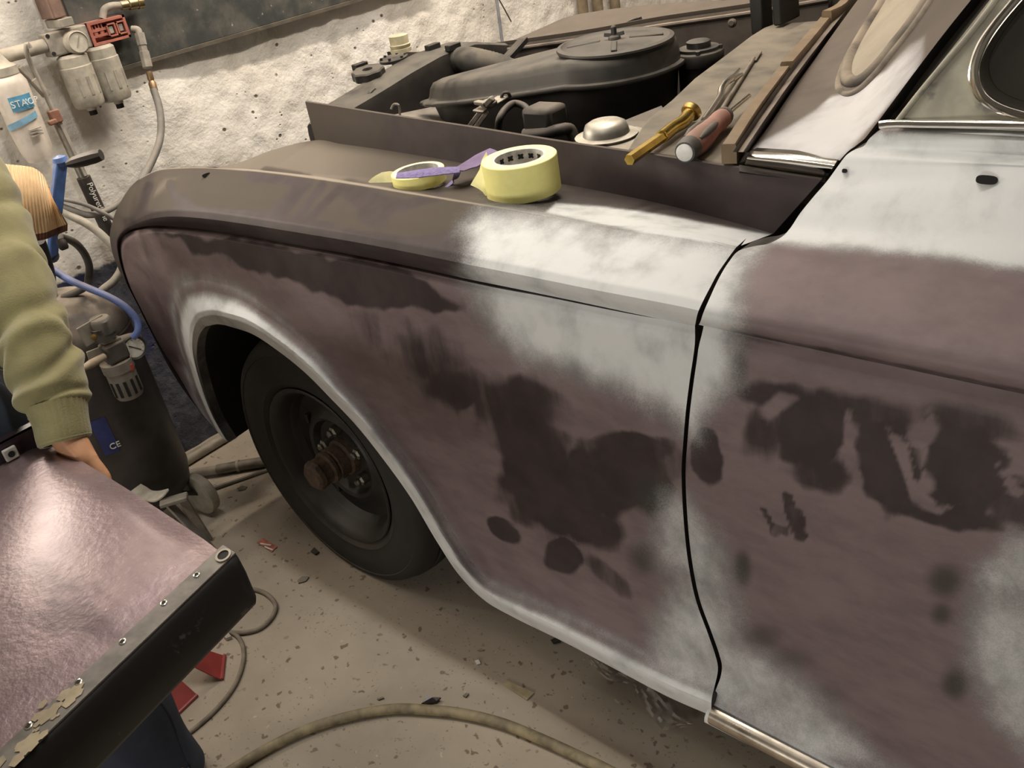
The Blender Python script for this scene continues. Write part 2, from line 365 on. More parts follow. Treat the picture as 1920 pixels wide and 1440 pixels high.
DUST_SHADE = [([(180, 470), (225, 430), (264, 410), (330, 408), (461, 424), (640, 452), (740, 455), (900, 430), (960, 395), (800, 330), (330, 300), (180, 380)], 12, .78), ([(500, 455), (640, 485), (860, 530), (862, 575), (760, 570), (640, 550), (540, 510)], 14, .30), ([(222, 455), (300, 430), (330, 470), (300, 490), (240, 490)], 14, .45), ([(180, 480), (240, 380), (300, 318), (380, 312), (330, 360), (280, 400), (230, 430)], 30, 1.0)]  # dust stops short above the crease, painting the undercut's shade dark
WIPE_SHADE = [([(470, 330), (560, 339)], 8), ([(565, 345), (525, 400)], 10), ([(605, 348), (545, 425)], 6), ([(655, 358), (722, 382)], 14), ([(742, 384), (700, 408)], 12), ([(330, 392), (480, 402), (620, 424)], 6), ([(880, 410), (840, 450), (800, 470)], 8), ([(270, 400), (420, 404), (560, 424), (700, 448), (830, 476)], 5), ([(575, 340), (540, 380), (500, 410), (480, 425)], 9), ([(640, 350), (600, 390), (560, 430)], 7), ([(680, 370), (690, 400), (710, 410)], 16), ([(760, 385), (800, 372), (822, 366)], 9),
        ([(500, 325), (560, 335)], 8), ([(240, 420), (330, 415), (460, 430), (640, 462), (780, 490), (860, 510)], 10), ([(320, 345), (330, 370), (380, 400), (460, 405)], 5), ([(640, 440), (740, 450), (820, 480)], 9), ([(780, 460), (850, 500)], 12), ([(280, 350), (262, 400)], 8)]  # long low stroke along the crease is painted undercut shade, the rest wiped dust
def paint_attrs(G, d=None, dustall=0.):
    P = proj(G); sh = P.shape[:-1]
    pr = np.zeros(sh); dk = np.zeros(sh); du = np.full(sh, dustall, float); ha = np.zeros(sh)
    for poly, f, a in PRIMER: pr = np.maximum(pr, a*soft(P, poly, f))
    PW = P+np.stack([6*np.sin(.031*P[..., 1]+.013*P[..., 0])+3.5*np.sin(.083*P[..., 0]-.05*P[..., 1]), 5*np.sin(.027*P[..., 0]+1.)+3*np.sin(.071*P[..., 0]+.06*P[..., 1])+2*np.sin(.19*P[..., 0])], -1)*(np.abs(P[..., :1]) < 4000)
    for poly, f, a in DARK: dk = np.maximum(dk, a*soft(PW if f > 5 else P, poly, f))
    for cx, cy, rx, ry, an, a, so in LOBES:
        c, q = math.cos(math.radians(an)), math.sin(math.radians(an)); X = P[..., 0]-cx; Y = P[..., 1]-cy
        e = np.sqrt(((X*c+Y*q)/rx)**2+((-X*q+Y*c)/ry)**2)*(1+.06*np.sin(.09*X+.05*Y)+.05*np.sin(.16*Y-.07*X)); dk = np.maximum(dk, a*sstep(1+so, 1-so, e))
    for poly, f, a in LIGHT: dk = dk*(1-a*soft(P, poly, f))
    for cx, cy, rx, ry, a in HALO: ha = np.maximum(ha, a*np.exp(-(((P[..., 0]-cx)/rx)**2+((P[..., 1]-cy)/ry)**2)))
    for poly, f, a in DUST_SHADE: du = np.maximum(du, a*soft(P, poly, f))
    for pts, w in WIPE_SHADE: du = du*(1-.85*stroke(P, pts, w, w))
    if d is not None:   # sprayed band along the arch and the sill
        wid = np.interp(P[..., 0], [200, 330, 430, 520, 640, 900, 1000, 1300, 1600], [.12, .15, .150, .13, .105, .095, .11, .125, .125])
        band = sstep(wid*1.1, wid*.35, d)
        groove = sstep(.030, .0, np.abs(d-wid*.56))*.6
        pr = np.maximum(pr, band*(1-groove)*.95)
    return dict(primer=pr, dark=dk, dust=du, halo=ha)

CY = 1.66                      # centre line of the car
def Ys(x, z):
    y = np.interp(z, [0, .25, .40, .55, .75, .90, 1.0], [.850, .840, .834, .832, .826, .833, .84])
    return y+.35*np.clip(-1.75-x, 0, .34)**2
def flare(d):
    return np.interp(d, [0, .006, .022, .035, .055, .08, .105, .14], [-.012, -.020, -.034, -.033, -.021, -.009, -.002, 0])
car = thing('car', 'dark purple classic car being resprayed, white primer patches on fender and door, bonnet removed', 'car', (-1.0, CY, 0))

FEN = [((430, 828), (420, 824)), ((402, 780), (370, 765)), ((383, 727), (338, 712)), ((370, 670), (296, 645)), ((373, 633), (264, 584)), ((383, 615), (236, 525)), ((391, 611), (222, 466)),
       ((400, 609), (224, 450)), ((408, 608), (240, 435)), ((418, 609), (270, 427)), ((430, 612), (330, 428)), ((470, 625), (400, 437)), ((520, 657), (500, 453)), ((570, 697), (600, 470)), ((620, 747), (714, 491)),
       ((670, 800), (800, 509)), ((720, 863), (873, 525)), ((770, 933), (940, 539)), ((820, 1017), (1000, 550)), ((860, 1077), (1050, 560)), ((910, 1127), (1107, 572)), ((960, 1156), (1150, 581)), ((1060, 1205), (1200, 591)),
       ((1160, 1258), (1245, 599)), ((1260, 1310), (1282, 607)), ((1334, 1342), (1303, 611))]
GAP = [(1334, 1342), (1334, 1315), (1346, 1250), (1341, 1228), (1328, 1190), (1304, 1123), (1290, 1052), (1281, 964), (1278, 875), (1281, 830), (1286, 770), (1293, 714), (1303, 640), (1303, 611)]
GAPU = [(1303, 611), (1308, 588), (1318, 565), (1332, 538), (1346, 512), (1361, 490), (1380, 464)]
def lower_fender():
    nu, nv = 330, 90
    Q = cr([(*a, *b) for a, b in FEN], nu); B, O = Q[:, :2], Q[:, 2:].copy(); O[:, 1] += 2.6*sstep(0, .25, np.linspace(0, 1, nu))
    v = np.linspace(0, 1, nv)**1.35
    S = B[:, None]*(1-v)[None, :, None]+O[:, None]*v[None, :, None]
    g = cr(GAP, 400); gl = np.r_[0, np.cumsum(np.linalg.norm(np.diff(g, axis=0), axis=1))]; gl /= gl[-1]
    gv = np.stack([np.interp(v, gl, g[:, i]) for i in range(2)], -1)
    u = np.linspace(0, 1, nu); w = sstep(.62, 1, u)
    S += w[:, None, None]*(gv-S[-1])[None]
    y = np.full((nu, nv), .83)
    for _ in range(25): P = aty(S, y); y = .5*y+.5*Ys(P[..., 0], P[..., 2])
    d = np.cumsum(np.r_['1,3', np.zeros((nu, 1, 3)), np.diff(P, axis=1)].reshape(nu, nv, 3)**2 @ np.ones(3), axis=1) if False else np.concatenate([np.zeros((nu, 1)), np.cumsum(np.linalg.norm(np.diff(P, axis=1), axis=2), axis=1)], 1)
    # distance to the edge, not along the slanted column
    Bp = P[:, 0]
    for i in range(nu):
        dd = np.linalg.norm(P[i, :, None, ::2]-Bp[None, :, ::2], axis=2).min(1); d[i] = np.minimum(d[i], dd)
    y = y+flare(d)+.012*sstep(.955, 1, v)[None]
    P = aty(S, y)
    return P, d, S
FP, FD, FS = lower_fender()
def upper_fender():
    pairs = [((420, 824), (404, 806)), ((370, 765), (352, 742)), ((338, 712), (318, 690)), ((296, 645), (280, 617)), ((264, 584), (252, 560)), ((236, 525), (224, 508)), ((222, 466), (208, 462)),
             ((224, 450), (206, 440)), ((240, 435), (212, 411)), ((270, 427), (224, 382)), ((298, 426), (250, 345)), ((330, 428), (290, 321)), ((377, 433), (349, 314)), ((461, 446), (461, 319)), ((546, 461), (574, 332)),
             ((630, 475), (662, 345)), ((714, 491), (790, 366)), ((800, 509), (873, 379)), ((873, 525), (945, 390)), ((973, 545), (1040, 406)), ((1107, 572), (1140, 424)), ((1200, 591), (1245, 435)), ((1272, 605), (1330, 450)), ((1303, 611), (1380, 464))]
    nu, nv = 300, 44
    Q = cr([(*a, *b) for a, b in pairs], nu); v = np.linspace(0, 1, nv)
    lowc = Q[:, :2].copy(); lowc[:, 1] -= 2.6*sstep(.1, .4, np.linspace(0, 1, nu)); S = lowc[:, None]*(1-v)[None, :, None]+Q[:, None, 2:]*v[None, :, None]
    g = cr(GAPU, 200); gl = np.linspace(0, 1, 200); gv = np.stack([np.interp(v, gl, g[:, i]) for i in range(2)], -1)
    w = sstep(.75, 1, np.linspace(0, 1, nu)); S += w[:, None, None]*(gv-S[-1])[None]
    yc = np.full(nu, .83)
    for _ in range(25): P = aty(Q[:, :2], yc); yc = .5*yc+.5*Ys(P[:, 0], P[:, 2])
    xr = Q[:, 2]
    yr = np.interp(xr, [200, 206, 212, 224, 250, 290, 350, 1400], [.885, .885, .893, .90, .912, .918, .922, .922])
    k = np.argmin(np.abs(Q[:, 2]-206)); yr[:k] = yc[:k]+np.interp(np.arange(k), [0, k], [.012, yr[k]-yc[k]])
    amp = (yr-yc)/.088
    prof = np.interp(v, [0, .04, .10, .18, .30, .45, .60, .75, .88, 1], [0.012, -.003, -.014, -.018, -.010, .010, .030, .052, .071, .088])
    prof = cr(np.stack([v, prof], 1), nv)[:, 1]
    y = yc[:, None]+amp[:, None]*prof[None]
    return aty(S, y), S
UP, US = upper_fender()
def flY(px): return np.interp(px, [430, 590, 1450, 1560], [1.17, 1.17, 1.075, 1.065])
SHELF = [((400, 315.5), (412, 313)), ((430, 316.5), (445, 306)), ((461, 319), (512, 281)), ((500, 323.5), (591, 263)), ((574, 332), (640, 270)), ((662, 345), (706, 279)), ((790, 366), (800, 294)), ((873, 379), (880, 308)), ((945, 390), (960, 325)), ((1040, 406), (1040, 342)),
         ((1140, 424), (1150, 363)), ((1245, 435), (1240, 382)), ((1330, 450), (1340, 407)), ((1380, 464), (1450, 438))]
def shelf():
    nu, nv = 220, 30
    Q = cr([(*a, *b) for a, b in SHELF], nu); v = np.linspace(0, 1, nv)
    S = Q[:, None, :2]*(1-v)[None, :, None]+Q[:, None, 2:]*v[None, :, None]
    ye = np.interp(Q[:, 2], [412, 445, 512, 591, 1450], [.935, .975, 1.06, 1.165, 1.073])
    sh = v**.9
    y = .922*(1-sh)[None]+ye[:, None]*sh[None]
    P = aty(S, y)
    return P
SP = shelf()
FLB = [(591, 263), (640, 270), (706, 279), (800, 294), (880, 308), (960, 325), (1040, 342), (1150, 363), (1240, 382), (1340, 407), (1450, 438)]
FLT = [(572, 191), (620, 198), (706, 212), (800, 226), (880, 238), (960, 251), (1040, 264), (1150, 280), (1240, 293), (1360, 311), (1540, 337)]
def flange():
    n = 120; b = cr([(*p, *q) for p, q in zip(FLB, FLT)], n)
    yb = np.interp(b[:, 0], [591, 1450], [1.165, 1.073]); v = np.linspace(0, 1, 12)
    yt = yb+.012
    S = b[:, None, :2]*(1-v)[None, :, None]+b[:, None, 2:]*v[None, :, None]
    bow = .010*np.exp(-v/.12)          # soft fold at the foot
    y = yb[:, None]*(1-v)+yt[:, None]*v
    return aty(S, y)
FLP = flange()
def far_flange():
    q = cr([(1560, -22, 2.27), (1413, 4, 2.22), (1227, 32, 2.14), (1117, 52, 2.09), (880, 86, 1.97), (800, 97, 1.93)], 80)
    return aty(q[:, :2], q[:, 2])
def build_fender(mirror=False, name='front_fender'):
    mb = MB(); attrs = {k: [] for k in ('primer', 'dark', 'dust', 'halo')}
    def put(G, A):
        G = G.copy()
        if mirror: G[..., 1] = 2*CY-G[..., 1]
        mb.grid(G)
        for k in attrs: attrs[k].append(np.broadcast_to(A[k], G.shape[:-1]).ravel())
    z = dict(primer=0., dark=.6, dust=0., halo=0.)
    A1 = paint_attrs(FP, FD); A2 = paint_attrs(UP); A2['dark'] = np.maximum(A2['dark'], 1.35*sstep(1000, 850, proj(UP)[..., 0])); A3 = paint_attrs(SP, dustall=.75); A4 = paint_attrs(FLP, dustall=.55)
    A2['dust'] = np.maximum(A2['dust'], 1.3*sstep(.955, 1., np.linspace(0, 1, UP.shape[1]))[None]*(proj(UP)[..., 0] > 260)); A3['dust'] = np.maximum(A3['dust'], 1.3*sstep(.10, 0., np.linspace(0, 1, SP.shape[1]))[None])  # pale crest line: caught dust plus a painted highlight along the ridge
    A4['primer'] = A4['primer']*0; A4['dust'] = np.broadcast_to(np.interp(proj(FLP)[..., 0], [590, 800, 1050, 1250], [.75, .45, .30, .15]), FLP.shape[:2])
    A4['dark'] = np.full(FLP.shape[:2], 1.3)
    A3['dust'] = A3['dust']*np.interp(proj(SP)[..., 0], [600, 900, 1100, 1300], [1.35, .9, .6, .5]); A3['dark'] = np.full(SP.shape[:2], 1.3)
    if mirror:
        for A in (A1, A2): A.update(primer=A['primer']*0, dust=A['dust']*0+.8, halo=A['halo']*0)
        for A in (A3, A4): A.update(primer=A['primer']*0, dust=A['dust']*0+.8)
    put(FP, A1); put(UP, A2)
    for e, A in ((FP[:, -1], A1), (UP[:, 0], A2)):
        AA = {k: np.stack([A[k][:, -1 if A is A1 else 0]]*2, 1)*(.5 if k == 'primer' else 1) for k in A}; put(np.stack([e, e+[0, .022, 0]], 1), AA)
    if mirror:
        k = int(np.argmin(np.abs(US[:, -1, 0]-300))); rid = UP[k:, -1].copy(); rid[:, 1] = 2*CY-rid[:, 1]
        ft = far_flange(); xs = rid[:, 0]
        top = np.stack([xs, np.interp(xs, ft[::-1, 0], ft[::-1, 1]), np.interp(xs, ft[::-1, 0], ft[::-1, 2])], 1)
        foot = top+[0, .012, -.05]
        t = np.linspace(0, 1, 14)[None, :, None]; G = foot[:, None]*(1-t)+rid[:, None]*t
        dd = dict(primer=0., dark=.5, dust=.95, halo=0.)
        for X in (G, np.stack([foot, top], 1), np.stack([top, top-[0, .007, 0]], 1), np.stack([top-[0, .007, 0], foot-[0, .007, .0]], 1)):
            X = X.copy(); X[..., 1] = 2*CY-X[..., 1]; put(X, dd)
        return mb.build(name, M_body, car, attrs={k: np.concatenate(a) for k, a in attrs.items()}, angle=32)
    A2['primer'] = A2['primer']*1.0; put(SP, A3); put(FLP, A4)
    F2 = FLP.copy(); F2[..., 1] += .007; F2 = F2[:, ::-1]; put(F2, A4)
    cap = np.stack([FLP[:, -1], FLP[:, -1]+[0, .0035, .0012], FLP[:, -1]+[0, .007, 0]], 1); put(cap, dict(primer=0., dark=.3, dust=.9, halo=0.))
    for e in (FLP[0], FLP[-1]): put(np.stack([e, e+[0, .007, 0]], 1), z)
    # returned edges at the door gap, the lip inside the arch and under the sill
    for e in (FP[-1], UP[-1]): put(np.stack([e, e+[-.002, .03, 0]], 1), dict(primer=0., dark=1., dust=0., halo=1.))
    e = FP[:, 0]; put(np.stack([e, e+[0, .022, 0]], 1), dict(primer=.35, dark=1., dust=0., halo=.4))
    # nose that closes the fender ahead of the ridge
    k = int(np.argmin(np.abs(US[:, -1, 0]-330))); edge = np.concatenate([UP[:k, -1], SP[:int(SP.shape[0]*.16), -1]])
    inn = edge.copy(); inn[:, 1] = np.maximum(edge[:, 1]+.02, 1.02); inn[:, 0] += .05; inn[:, 2] = edge[:, 2]-.03
    put(np.stack([edge, (edge*.6+inn*.4)+[-.004, 0, .003], inn], 1), dict(primer=0., dark=.5, dust=.5, halo=0.))
    o = mb.build(name, M_body, car, attrs={k: np.concatenate(a) for k, a in attrs.items()}, angle=32)
    return o
fender = build_fender(); fender['label'] = 'left front fender with sprayed white primer patches'
far = build_fender(True, 'front_fender'); far['label'] = 'far side fender under brown dust'
MAT44 = None
# wheel housing (dark liner behind the arch) and floor pan edge
def housing(mirror):
    mb = MB(); e = FP[:, 0][:int(FP.shape[0]*.86)]; c = np.array([-1.52, 0, .33])
    def mk(G):
        G = G.copy()
        if mirror: G[..., 1] = 2*CY-G[..., 1]
        mb.grid(G)
    rows = [e+[0, .022, 0]]
    for k in range(1, 9):
        t = k/8; r = e.copy(); r[:, 1] = e[:, 1]+.022+.36*t
        q = (e-c)*[1, 0, 1]; s = 1+.06*math.sin(t*PI)-.10*t; r[:, [0, 2]] = (c+q*s)[:, [0, 2]]
        rows.append(r)
    mk(np.stack(rows, 1)); last = rows[-1]
    mk(np.stack([last, np.broadcast_to([-1.5, last[0, 1], .3], last.shape)], 1))
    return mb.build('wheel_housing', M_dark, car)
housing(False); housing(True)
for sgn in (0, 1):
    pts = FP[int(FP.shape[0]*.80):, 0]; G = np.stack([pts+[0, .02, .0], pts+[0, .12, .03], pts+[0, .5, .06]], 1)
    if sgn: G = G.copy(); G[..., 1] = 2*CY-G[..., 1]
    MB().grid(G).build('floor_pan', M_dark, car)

# ------------------------------------------------------------------ door
def door():
    nu, nv = 260, 90
    # lower skin: columns from the gap rearwards
    g = FP[-1].copy(); gp = FS[-1]
    xr, zt, zb = .62, float(aty(np.array((1920., 745.)), .835)[2]), float(g[0, 2])
    off = np.array([6., 0]); gp2 = gp+np.array([1, 0])*np.interp(gp[:, 1], [600, 700, 1000, 1250, 1340], [7, 8, 7.5, 8, 7])[:, None]
    y = np.full(nv, .83)
    for _ in range(12): P0 = aty(gp2, y); y = Ys(P0[:, 0], P0[:, 2])
    u = np.linspace(0, 1, nu)**1.25
    zr = zb+(P0[:, 2]-P0[0, 2])/(P0[-1, 2]-P0[0, 2])*(zt-zb)
    X = P0[None, :, 0]+u[:, None]*(xr-P0[None, :, 0]); Z = P0[None, :, 2]+np.minimum(1, u*1.6)[:, None]*(zr-P0[:, 2])[None]
    d = Z-Z[:, :1]
    Y = Ys(X, Z)+flare(d)+.012*sstep(.955, 1, np.linspace(0, 1, nv)**1.0)[None]
    lo = np.stack([X, Y, Z], -1)
    # upper skin
    rows = [((1310, 609), .845, (1920, 739), .845), ((1312, 606), .829, (1920, 733), .829), ((1319, 586), .818, (1920, 700), .820), ((1332, 556), .832, (1920, 660), .834), ((1349, 520), .862, (1920, 610), .866), ((1366, 492), .893, (1920, 570), .897), ((1384, 471), .917, (1920, 546), .917),
            ((1412, 462), .935, (1920, 528), .934), ((1440, 457), .953, (1920, 505), .947), ((1466, 444), .975, (1920, 480), .957), ((1480, 430), .990, (1920, 450), .970), ((1501, 399), 1.005, (1920, 400), .988), ((1527, 367), 1.020, (1920, 360), 1.003), ((1552, 338), 1.036, (1920, 330), 1.014),
            ((1573, 309), 1.046, (1920, 314), 1.020), ((1588, 290), 1.053, (1920, 308), 1.022), ((1602, 281), 1.064, (1920, 301), 1.042), ((1619, 274), 1.072, (1920, 294), 1.054), ((1630, 260), 1.074, (1920, 274), 1.055), ((1645, 247), 1.077, (1920, 262), 1.057), ((1655, 240), 1.084, (1920, 256), 1.066), ((1668, 233), 1.096, (1920, 243), 1.082), ((1674, 231), 1.102, (1920, 235), 1.092)]
    nr = 130
    A = cr([(*r[0], r[1], *r[2], r[3]) for r in rows], nr)
    L = aty(A[:, :2], A[:, 2]); Mm = aty(A[:, 3:5], A[:, 5])
    E = Mm+np.array([.80, .012, 0]); E[:, 2] = Mm[:, 2]+.004
    nu2 = 200; uu = np.linspace(0, 1, nu2)
    up = np.empty((nu2, nr, 3))
    for j in range(nr):
        c = np.stack([L[j], L[j]*.5+Mm[j]*.5, Mm[j], Mm[j]*.5+E[j]*.5, E[j]]); up[:, j] = cr(c, nu2)
    return lo, d, up, L
DLO, DD, DUP, DL = door()
mb = MB(); at_ = {k: [] for k in ('primer', 'dark', 'dust', 'halo')}
def dput(G, A):
    mb.grid(G)
    for k in at_: at_[k].append(np.broadcast_to(A[k], G.shape[:-1]).ravel())
dput(DLO, paint_attrs(DLO, DD)); dput(DUP, paint_attrs(DUP))
zz = dict(primer=0., dark=1., dust=0., halo=1.)
for e in (DLO[0], DUP[0], DLO[-1], DUP[-1]): dput(np.stack([e, e+[.002, .03, 0]], 1), zz)
dput(np.stack([DLO[:, 0], DLO[:, 0]+[0, .06, .005]], 1), zz)
for e in (DLO[:, -1], DUP[:, 0]): dput(np.stack([e, e+[0, .022, 0]], 1), dict(primer=0., dark=.6, dust=0., halo=0.))
door_ob = mb.build('door', M_body, car, attrs={k: np.concatenate(a) for k, a in at_.items()}, angle=32)
door_ob['label'] = 'left front door in mauve undercoat with silver primer below the window'

# ------------------------------------------------------------------ scuttle, pillar, windscreen, door window
M_brownpaint = NT('scuttle_paint')
def mat_scuttle():
    m = M_brownpaint; pr = m.attr('primer'); du = m.attr('dust'); dk = m.attr('dark')
    cl = m.noise(9, 4, .55); fine = m.noise(380, 2, .7)
    c = m.mix(m.ramp(m.noise(8, 5), .3, .7), (.060, .044, .037), (.085, .064, .054))
    c = m.mix(m.math('MULTIPLY', du, m.ramp(m.noise(10, 5), .2, .7)), c, (.29, .24, .19))
    c = m.mix(dk, c, (.016, .013, .012))
    p = m.ramp(m.math('ADD', pr, m.math('MULTIPLY', m.math('SUBTRACT', fine, .5), .3)), .25, .75)
    pc = m.mix(m.ramp(m.math('ADD', cl, m.math('MULTIPLY', m.math('SUBTRACT', pr, 1.), .4)), .25, .62), (.34, .335, .345), (.60, .595, .61))
    c = m.mix(p, c, pc)
    rr = m.n('ShaderNodeMix', data_type='FLOAT'); m.L(p, rr.inputs[0]); rr.inputs[2].default_value = .45; rr.inputs[3].default_value = .6
    return m.out(c, rr.outputs[0])
mat_scuttle()
def scuttle():
    rows = [((1409, 279), 1.12, (1574, 301), 1.085), ((1440, 238), 1.22, (1590, 284), 1.09), ((1480, 178), 1.38, (1614, 267), 1.10), ((1540, 94), 1.64, (1640, 236), 1.115), ((1608, 0), 1.95, (1710, 142), 1.16), ((1660, -70), 2.1, (1770, 63), 1.20), ((1735, -170), 2.2, (1840, -24), 1.26), ((1800, -255), 2.2, (1910, -110), 1.31)]
    nv, nu = 90, 80
    A = cr([(*r[0], r[1], *r[2], r[3]) for r in rows], nv); t = np.linspace(0, 1, nu)
    px = A[:, None, :2]*(1-t)[None, :, None]+A[:, None, 3:5]*t[None, :, None]
    y = A[:, 2:3]*(1-t)+A[:, 5:6]*t
    y = y-.25*(A[:, 2:3]-A[:, 5:6])*t*(1-t)
    return aty(px, y), px, y
SG, SPX, SY = scuttle()
spr = soft(SPX, [(1410, 276), (1478, 238), (1530, 206), (1558, 180), (1600, 172), (1660, 130), (1700, 80), (1745, 50), (1735, 105), (1720, 135), (1570, 310), (1400, 300)], 12)*(.35+.65*sstep(40, 190, SPX[..., 1]))
sdk = np.maximum(soft(SPX, [(1400, 270), (1420, 276), (1500, 287), (1580, 297), (1570, 310), (1400, 300)], 2), soft(SPX, [(1580, 300), (1622, 252), (1700, 140), (1790, 20), (1900, -150), (1990, -150), (1800, 60), (1700, 200), (1640, 275)], 3)*0)
sc = MB().grid(SG).grid(np.stack([SG[:, 0], SG[:, 0]+[-.004, 0, -.03]], 1)).grid(np.stack([SG[:, -1], SG[:, -1]+[0, .03, -.03]], 1))
n0 = 2*SG.shape[0]
def ext(a): return np.r_[a.ravel(), np.zeros(2*n0)]
sco = sc.build('scuttle_panel', M_brownpaint.m, car, attrs=dict(primer=ext(spr), dark=np.r_[sdk.ravel(), np.full(2*n0, .9)], dust=ext(.30*sstep(1720, 1560, SPX[..., 0]))))
sco['label'] = 'brown scuttle panel with masked off silver primer corner'
def on_scuttle(pts, lift=.0):
    """points on the scuttle and windscreen surface"""
    px = SPX.reshape(-1, 2); V = SG.reshape(-1, 3); out = []
    for p in np.asarray(pts, float):
        d = ((px-p)**2).sum(1); k = np.argsort(d)[:4]; w = 1/(d[k]+1e-3); out.append((V[k]*w[:, None]).sum(0)/w.sum())
    out = np.array(out); n = CAM-out; n /= np.linalg.norm(n, axis=1)[:, None]
    return out+n*lift
# windscreen: dusty glass with a rubber surround
WS = [(1652, 12), (1625, 55), (1603, 95), (1590, 130), (1589, 150), (1600, 158), (1618, 152), (1645, 128), (1680, 85), (1715, 40), (1742, 0), (1790, -70), (1830, -125), (1780, -160), (1745, -150), (1690, -60)]
M_seal = mat('windscreen_rubber', (.060, .052, .045), .6, dust=.9)
M_wsglass = mat('dusty_windscreen', (.34, .30, .235), .35, dust=.5, nscale=6, var=.35)
ws_px = cr(WS+[WS[0]], 160); WS3 = on_scuttle(ws_px, .006)
for _ in range(6): WS3 = (np.roll(WS3[:-1], 1, 0)+WS3[:-1]+np.roll(WS3[:-1], -1, 0))/3; WS3 = np.r_[WS3, WS3[:1]]
ctr = WS3[:-1].mean(0)
mbw = MB(); ringn = 10
Gw = np.stack([ctr+(WS3[:-1]-ctr)*t for t in np.linspace(1, 0.02, ringn)], 0); mbw.grid(Gw, close_v=True)
wsg = mbw.build('windscreen', M_wsglass, car); wsg['label'] = 'windscreen glass under beige dust'
def ringtube(name, pts, r, m, par, flat=.6):
    b = MB(); P = np.asarray(pts)[:-1]; n = len(P); T = np.roll(P, -1, 0)-np.roll(P, 1, 0); T /= np.linalg.norm(T, axis=1)[:, None]
    N = CAM-P; N -= T*(N*T).sum(1)[:, None]; N /= np.linalg.norm(N, axis=1)[:, None]; S_ = np.cross(T, N); an = np.linspace(0, 2*PI, 12, endpoint=False)
    G = np.stack([P+S_*r*math.cos(a)+N*r*flat*math.sin(a) for a in an], 1)
    b.grid(G, close_u=True, close_v=True); return b.build(name, m, par)
ringtube('windscreen_seal', WS3, .011, M_seal, wsg)
o2 = ctr+(WS3-ctr)*1.13; ringtube('outer_seal_lip', o2, .007, M_seal, wsg)
# pillar drip channel in black rubber between pillar and door frame
DK = [((1580, 296), (1588, 291)), ((1604, 274), (1618, 268)), ((1626, 255), (1652, 238)), ((1668, 200), (1684, 218)), ((1712, 141), (1738, 150)), ((1770, 66), (1798, 73)), ((1826, 0), (1855, 0)), ((1910, -110), (1942, -114))]
q = cr([(*a, *b) for a, b in DK], 60); yq = np.interp(q[:, 0], [1580, 1668, 1910], [1.09, 1.10, 1.30])
G = np.stack([aty(q[:, :2], yq+.0), aty((q[:, :2]+q[:, 2:])/2, yq+.028), aty(q[:, 2:], yq+.012)], 1)
b = MB().grid(G).grid(np.stack([G[:, 0], G[:, 0]+[0, .06, -.02]], 1)).grid(np.stack([G[:, 2], G[:, 2]+[0, .06, -.02]], 1))
b.build('pillar_seal', M_black, car)

# door window frame, quarter light and belt moulding
def dplane(px):      # plane of the door glass
    z0, y0, k = 1.135, 1.085, .42
    p = np.asarray(px, float); y = np.full(p.shape[:-1], y0)
    for _ in range(15): P = aty(p, y); y = y0+k*(P[..., 2]-z0)
    return P
fr = [(1676, 231), (1690, 212), (1738, 150), (1798, 74), (1855, 1), (1940, -112), (2010, -205), (2075, -215), (2000, -105), (1935, -30), (1890, 30), (1855, 92), (1842, 130), (1848, 165), (1872, 192), (1920, 206), (2100, 222), (2500, 240), (2500, 262), (1920, 246), (1700, 236)]
M_frame = NT('door_frame_primer'); _m = M_frame
_c = _m.mix(_m.ramp(_m.noise(13, 5), .4, .62), (.40, .38, .30), (.27, .255, .21)); _c = _m.mix(_m.ramp(_m.noise(20, 4, .5, _m.mapv(loc=(4, 0, 0))), .62, .7), _c, (.16, .15, .14)); _m.out(_c, .38)
P_ = dplane(fr); MB().prism(P_, (.0, .03, 0)).build('window_frame', _m.m, door_ob, smooth=False)
MB().tube(dplane([(1683, 228), (1722, 178), (1772, 118), (1812, 72), (1850, 24), (1895, -40), (1960, -130)])+[0, -.002, 0], .0035, n=30).build('frame_rib', _m.m, door_ob)
ringo = cr([(1990, -105), (1930, -50), (1893, 0), (1862, 38), (1835, 78), (1822, 115), (1820, 148), (1832, 178), (1860, 201), (1920, 222), (2050, 238), (2250, 250), (2420, 245), (2480, 200), (2470, 100), (2380, -60), (2250, -150), (2100, -155), (1990, -105)], 140)
ringi = cr([(2030, -90), (1975, -45), (1925, 5), (1892, 45), (1866, 85), (1854, 115), (1855, 140), (1866, 163), (1890, 180), (1930, 193), (2050, 206), (2230, 214), (2370, 210), (2420, 180), (2410, 95), (2330, -45), (2220, -120), (2110, -125), (2030, -90)], 140)
mid = [(ringo*(1-t)+ringi*t) for t in (0, .08, .18, .34, .5, .62, .75, .9, 1)]
hh = [-.004, -.012, -.013, -.008, -.008, -.014, -.016, -.010, .004]
G = np.stack([dplane(p)+[0, h, 0] for p, h in zip(mid, hh)], 1)
MB().grid(G, close_u=False).build('quarter_light_frame', M_chrome, door_ob)
M_qglass = NT('dark_window_glass'); M_qglass.out((.03, .028, .024), .06, 0., Specular_IOR_Level=.9)
P_ = dplane(ringi[:-1])+[0, .002, 0]; MB().prism(P_, (0, .004, 0)).build('quarter_light_glass', M_qglass.m, door_ob, smooth=False)
bl = aty(np.array([(1660, 233.), (1674, 231), (1750, 231), (1920, 233)]), np.array([1.088, 1.088, 1.084, 1.074])); bl = np.r_[bl, [bl[-1]+[.8, .01, .003]]]
MB().tube(bl+[0, -.016, .004], .005, n=40).build('belt_moulding', M_chrome, door_ob)
